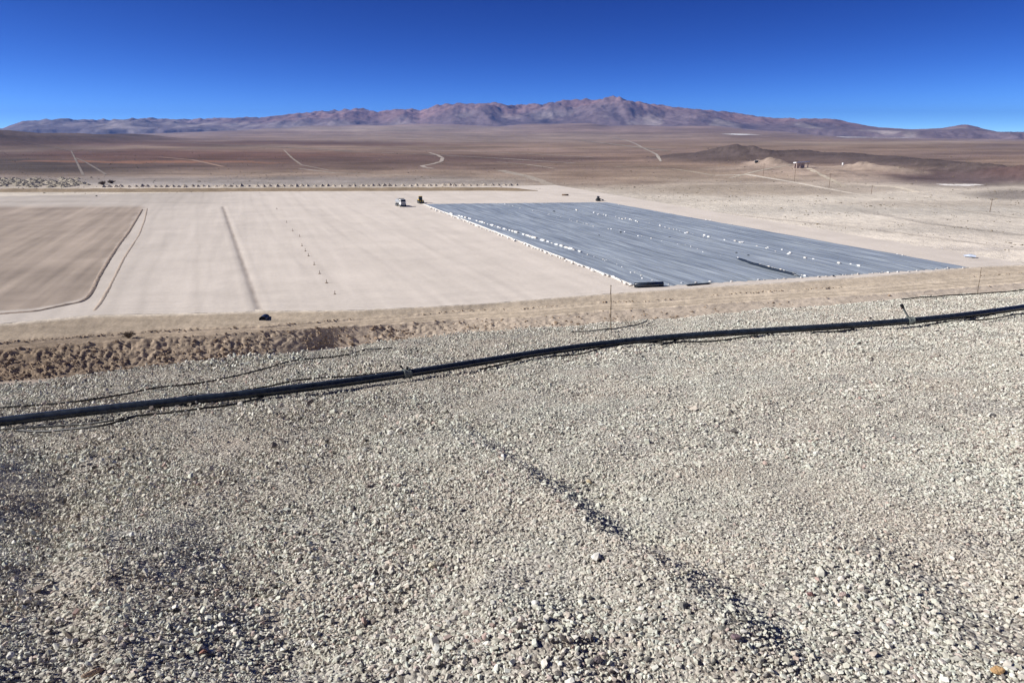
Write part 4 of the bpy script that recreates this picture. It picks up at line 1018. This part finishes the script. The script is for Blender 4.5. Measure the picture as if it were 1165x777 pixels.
track([(696, 157), (712, 160), (723, 164), (732, 169), (747, 176), (752, 184)], [12, 4], (.50, .45, .40)); track([(660, 160), (700, 165), (760, 172)], 20, (.40, .35, .30))
track([(700, 190), (765, 192.5), (790, 196), (812, 200)], 5, (.56, .48, .38)); track([(812, 200), (851, 199), (902, 207.5), (957, 218), (1040, 232), (1165, 249), (1300, 264)], [5, 4, 3, 3], (.58, .52, .44))
track([(919, 191.5), (930, 197), (947, 205.5), (962, 213)], 5, (.62, .54, .43)); track([(830, 203), (857, 196), (880, 191), (900, 188)], 5, (.60, .53, .43)); track([(985, 211), (1020, 213), (1045, 219)], 5, (.60, .53, .43))
track([(957, 156.6), (1000, 157.0), (1040, 157.4)], [90, 60, 90], (.78, .77, .76), 'salt_flat'); track([(830, 153.6), (845, 153.4), (858, 153.6)], 120, (.75, .74, .73), 'salt_flat')
track([(1070, 210.5), (1090, 210.8), (1115, 210.2)], [10, 14, 6], (.74, .70, .66), 'salt_flat')
track([(700, 245), (830, 262), (960, 282), (1130, 307)], [2, 3, 3], (.60, .545, .47)); track([(720, 231), (850, 246), (1000, 262), (1165, 284)], 3, (.56, .50, .43)); track([(980, 240), (1060, 255), (1165, 268)], 4, (.50, .45, .39))

def utility_pole(px, py, top, label):
    p = ground_at(px, py); d = ray(px, top); q = CAM + d * (p[1] / d[1]); h = q[2] - p[2]
    e = empty('utility_pole', p); tag(e, label, 'utility pole')
    r_ = max(.13, .0003 * p[1])
    bm = bmesh.new(); add_cyl(bm, (0, 0, -.3), (0, 0, h), r_, r_ * .7, 8); link('post', bm_mesh('post', bm), e, M_wood)
    bm = bmesh.new(); add_box(bm, (0, -.02, h * .92), (2.0, .14, .16), None); link('crossarm', bm_mesh('crossarm', bm), e, M_wood)
utility_pole(903.5, 207, 181, 'tallest utility pole, in front of the shed on the tan hill')
utility_pole(943, 214, 197, 'utility pole on the track right of the shed')
utility_pole(868, 201, 186, 'faint utility pole left of the shed')
utility_pole(991, 221.5, 211, 'short utility pole before the pale hill at right')
utility_pole(1126, 241.5, 226, 'utility pole on the grey flat at far right')
p = ground_at(911, 191.5)
sh = empty('open_shed', p, R(12)); tag(sh, 'open shed with a flat pale roof on top of the tan hill', 'shed')
k = p[1] / FPX
bm = bmesh.new(); add_box(bm, (0, 0, 6.4 * k), (16 * k, 6 * k, 1.1 * k), Euler((R(-6), R(-3), 0))); link('roof', bm_mesh('roof', bm), sh, M_roof)
bm = bmesh.new(); add_box(bm, (-1.0 * k, 2.0 * k, 2.8 * k), (12 * k, .4 * k, 5.6 * k)); link('back_wall', bm_mesh('back_wall', bm), sh, M_pink)
for sx in (-6.8, -2.4, 2.2, 6.8):
    bm = bmesh.new(); add_box(bm, (sx * k, -2.4 * k, 2.7 * k), (.7 * k, .7 * k, 6.2 * k)); link('post', bm_mesh('post', bm), sh, M_pink)
p = ground_at(958.5, 190)
wt = empty('white_tank', p); tag(wt, 'tiny white tank on legs before the dark hill', 'tank'); k = p[1] / FPX
bm = bmesh.new(); add_cyl(bm, (0, 0, 2 * k), (0, 0, 4.4 * k), 1.0 * k, n=14); link('barrel', bm_mesh('barrel', bm), wt, M_white)
for i in range(3):
    bm = bmesh.new(); a = i * 2.1; add_cyl(bm, (.8 * k * math.cos(a), .8 * k * math.sin(a), -.2), (.6 * k * math.cos(a), .6 * k * math.sin(a), 2.1 * k), .12 * k, n=6); link('leg', bm_mesh('leg', bm), wt, M_steel)
p = ground_at(860.5, 185.5)
bx = empty('dark_hut', p); tag(bx, 'tiny dark hut left of the tan hilltop', 'hut'); k = p[1] / FPX
bm = bmesh.new(); add_box(bm, (0, 0, 1.1 * k), (3.2 * k, 2 * k, 2.4 * k)); link('wall', bm_mesh('wall', bm), bx, M_dark)
bm = bmesh.new(); add_box(bm, (0, 0, 2.45 * k), (3.8 * k, 2.6 * k, .3 * k), Euler((R(5), 0, 0))); link('roof', bm_mesh('roof', bm), bx, M_steel)

# ------------------------------------------------------------------ the air
bm = bmesh.new(); add_box(bm, (0, 9000, 250), (44000, 26000, 740)); hz = link('haze', bm_mesh('haze', bm)); setting(hz, 'stuff')
m = bpy.data.materials.new('haze'); m.use_nodes = True; nt = m.node_tree; nt.nodes.remove(nt.nodes['Principled BSDF'])
pv = nt.nodes.new('ShaderNodeVolumePrincipled'); pv.inputs['Color'].default_value = (.15, .36, 1.0, 1); pv.inputs['Density'].default_value = 4.0e-5; pv.inputs['Anisotropy'].default_value = .2
nt.links.new(pv.outputs[0], [n for n in nt.nodes if n.type == 'OUTPUT_MATERIAL'][0].inputs['Volume']); hz.data.materials.append(m)
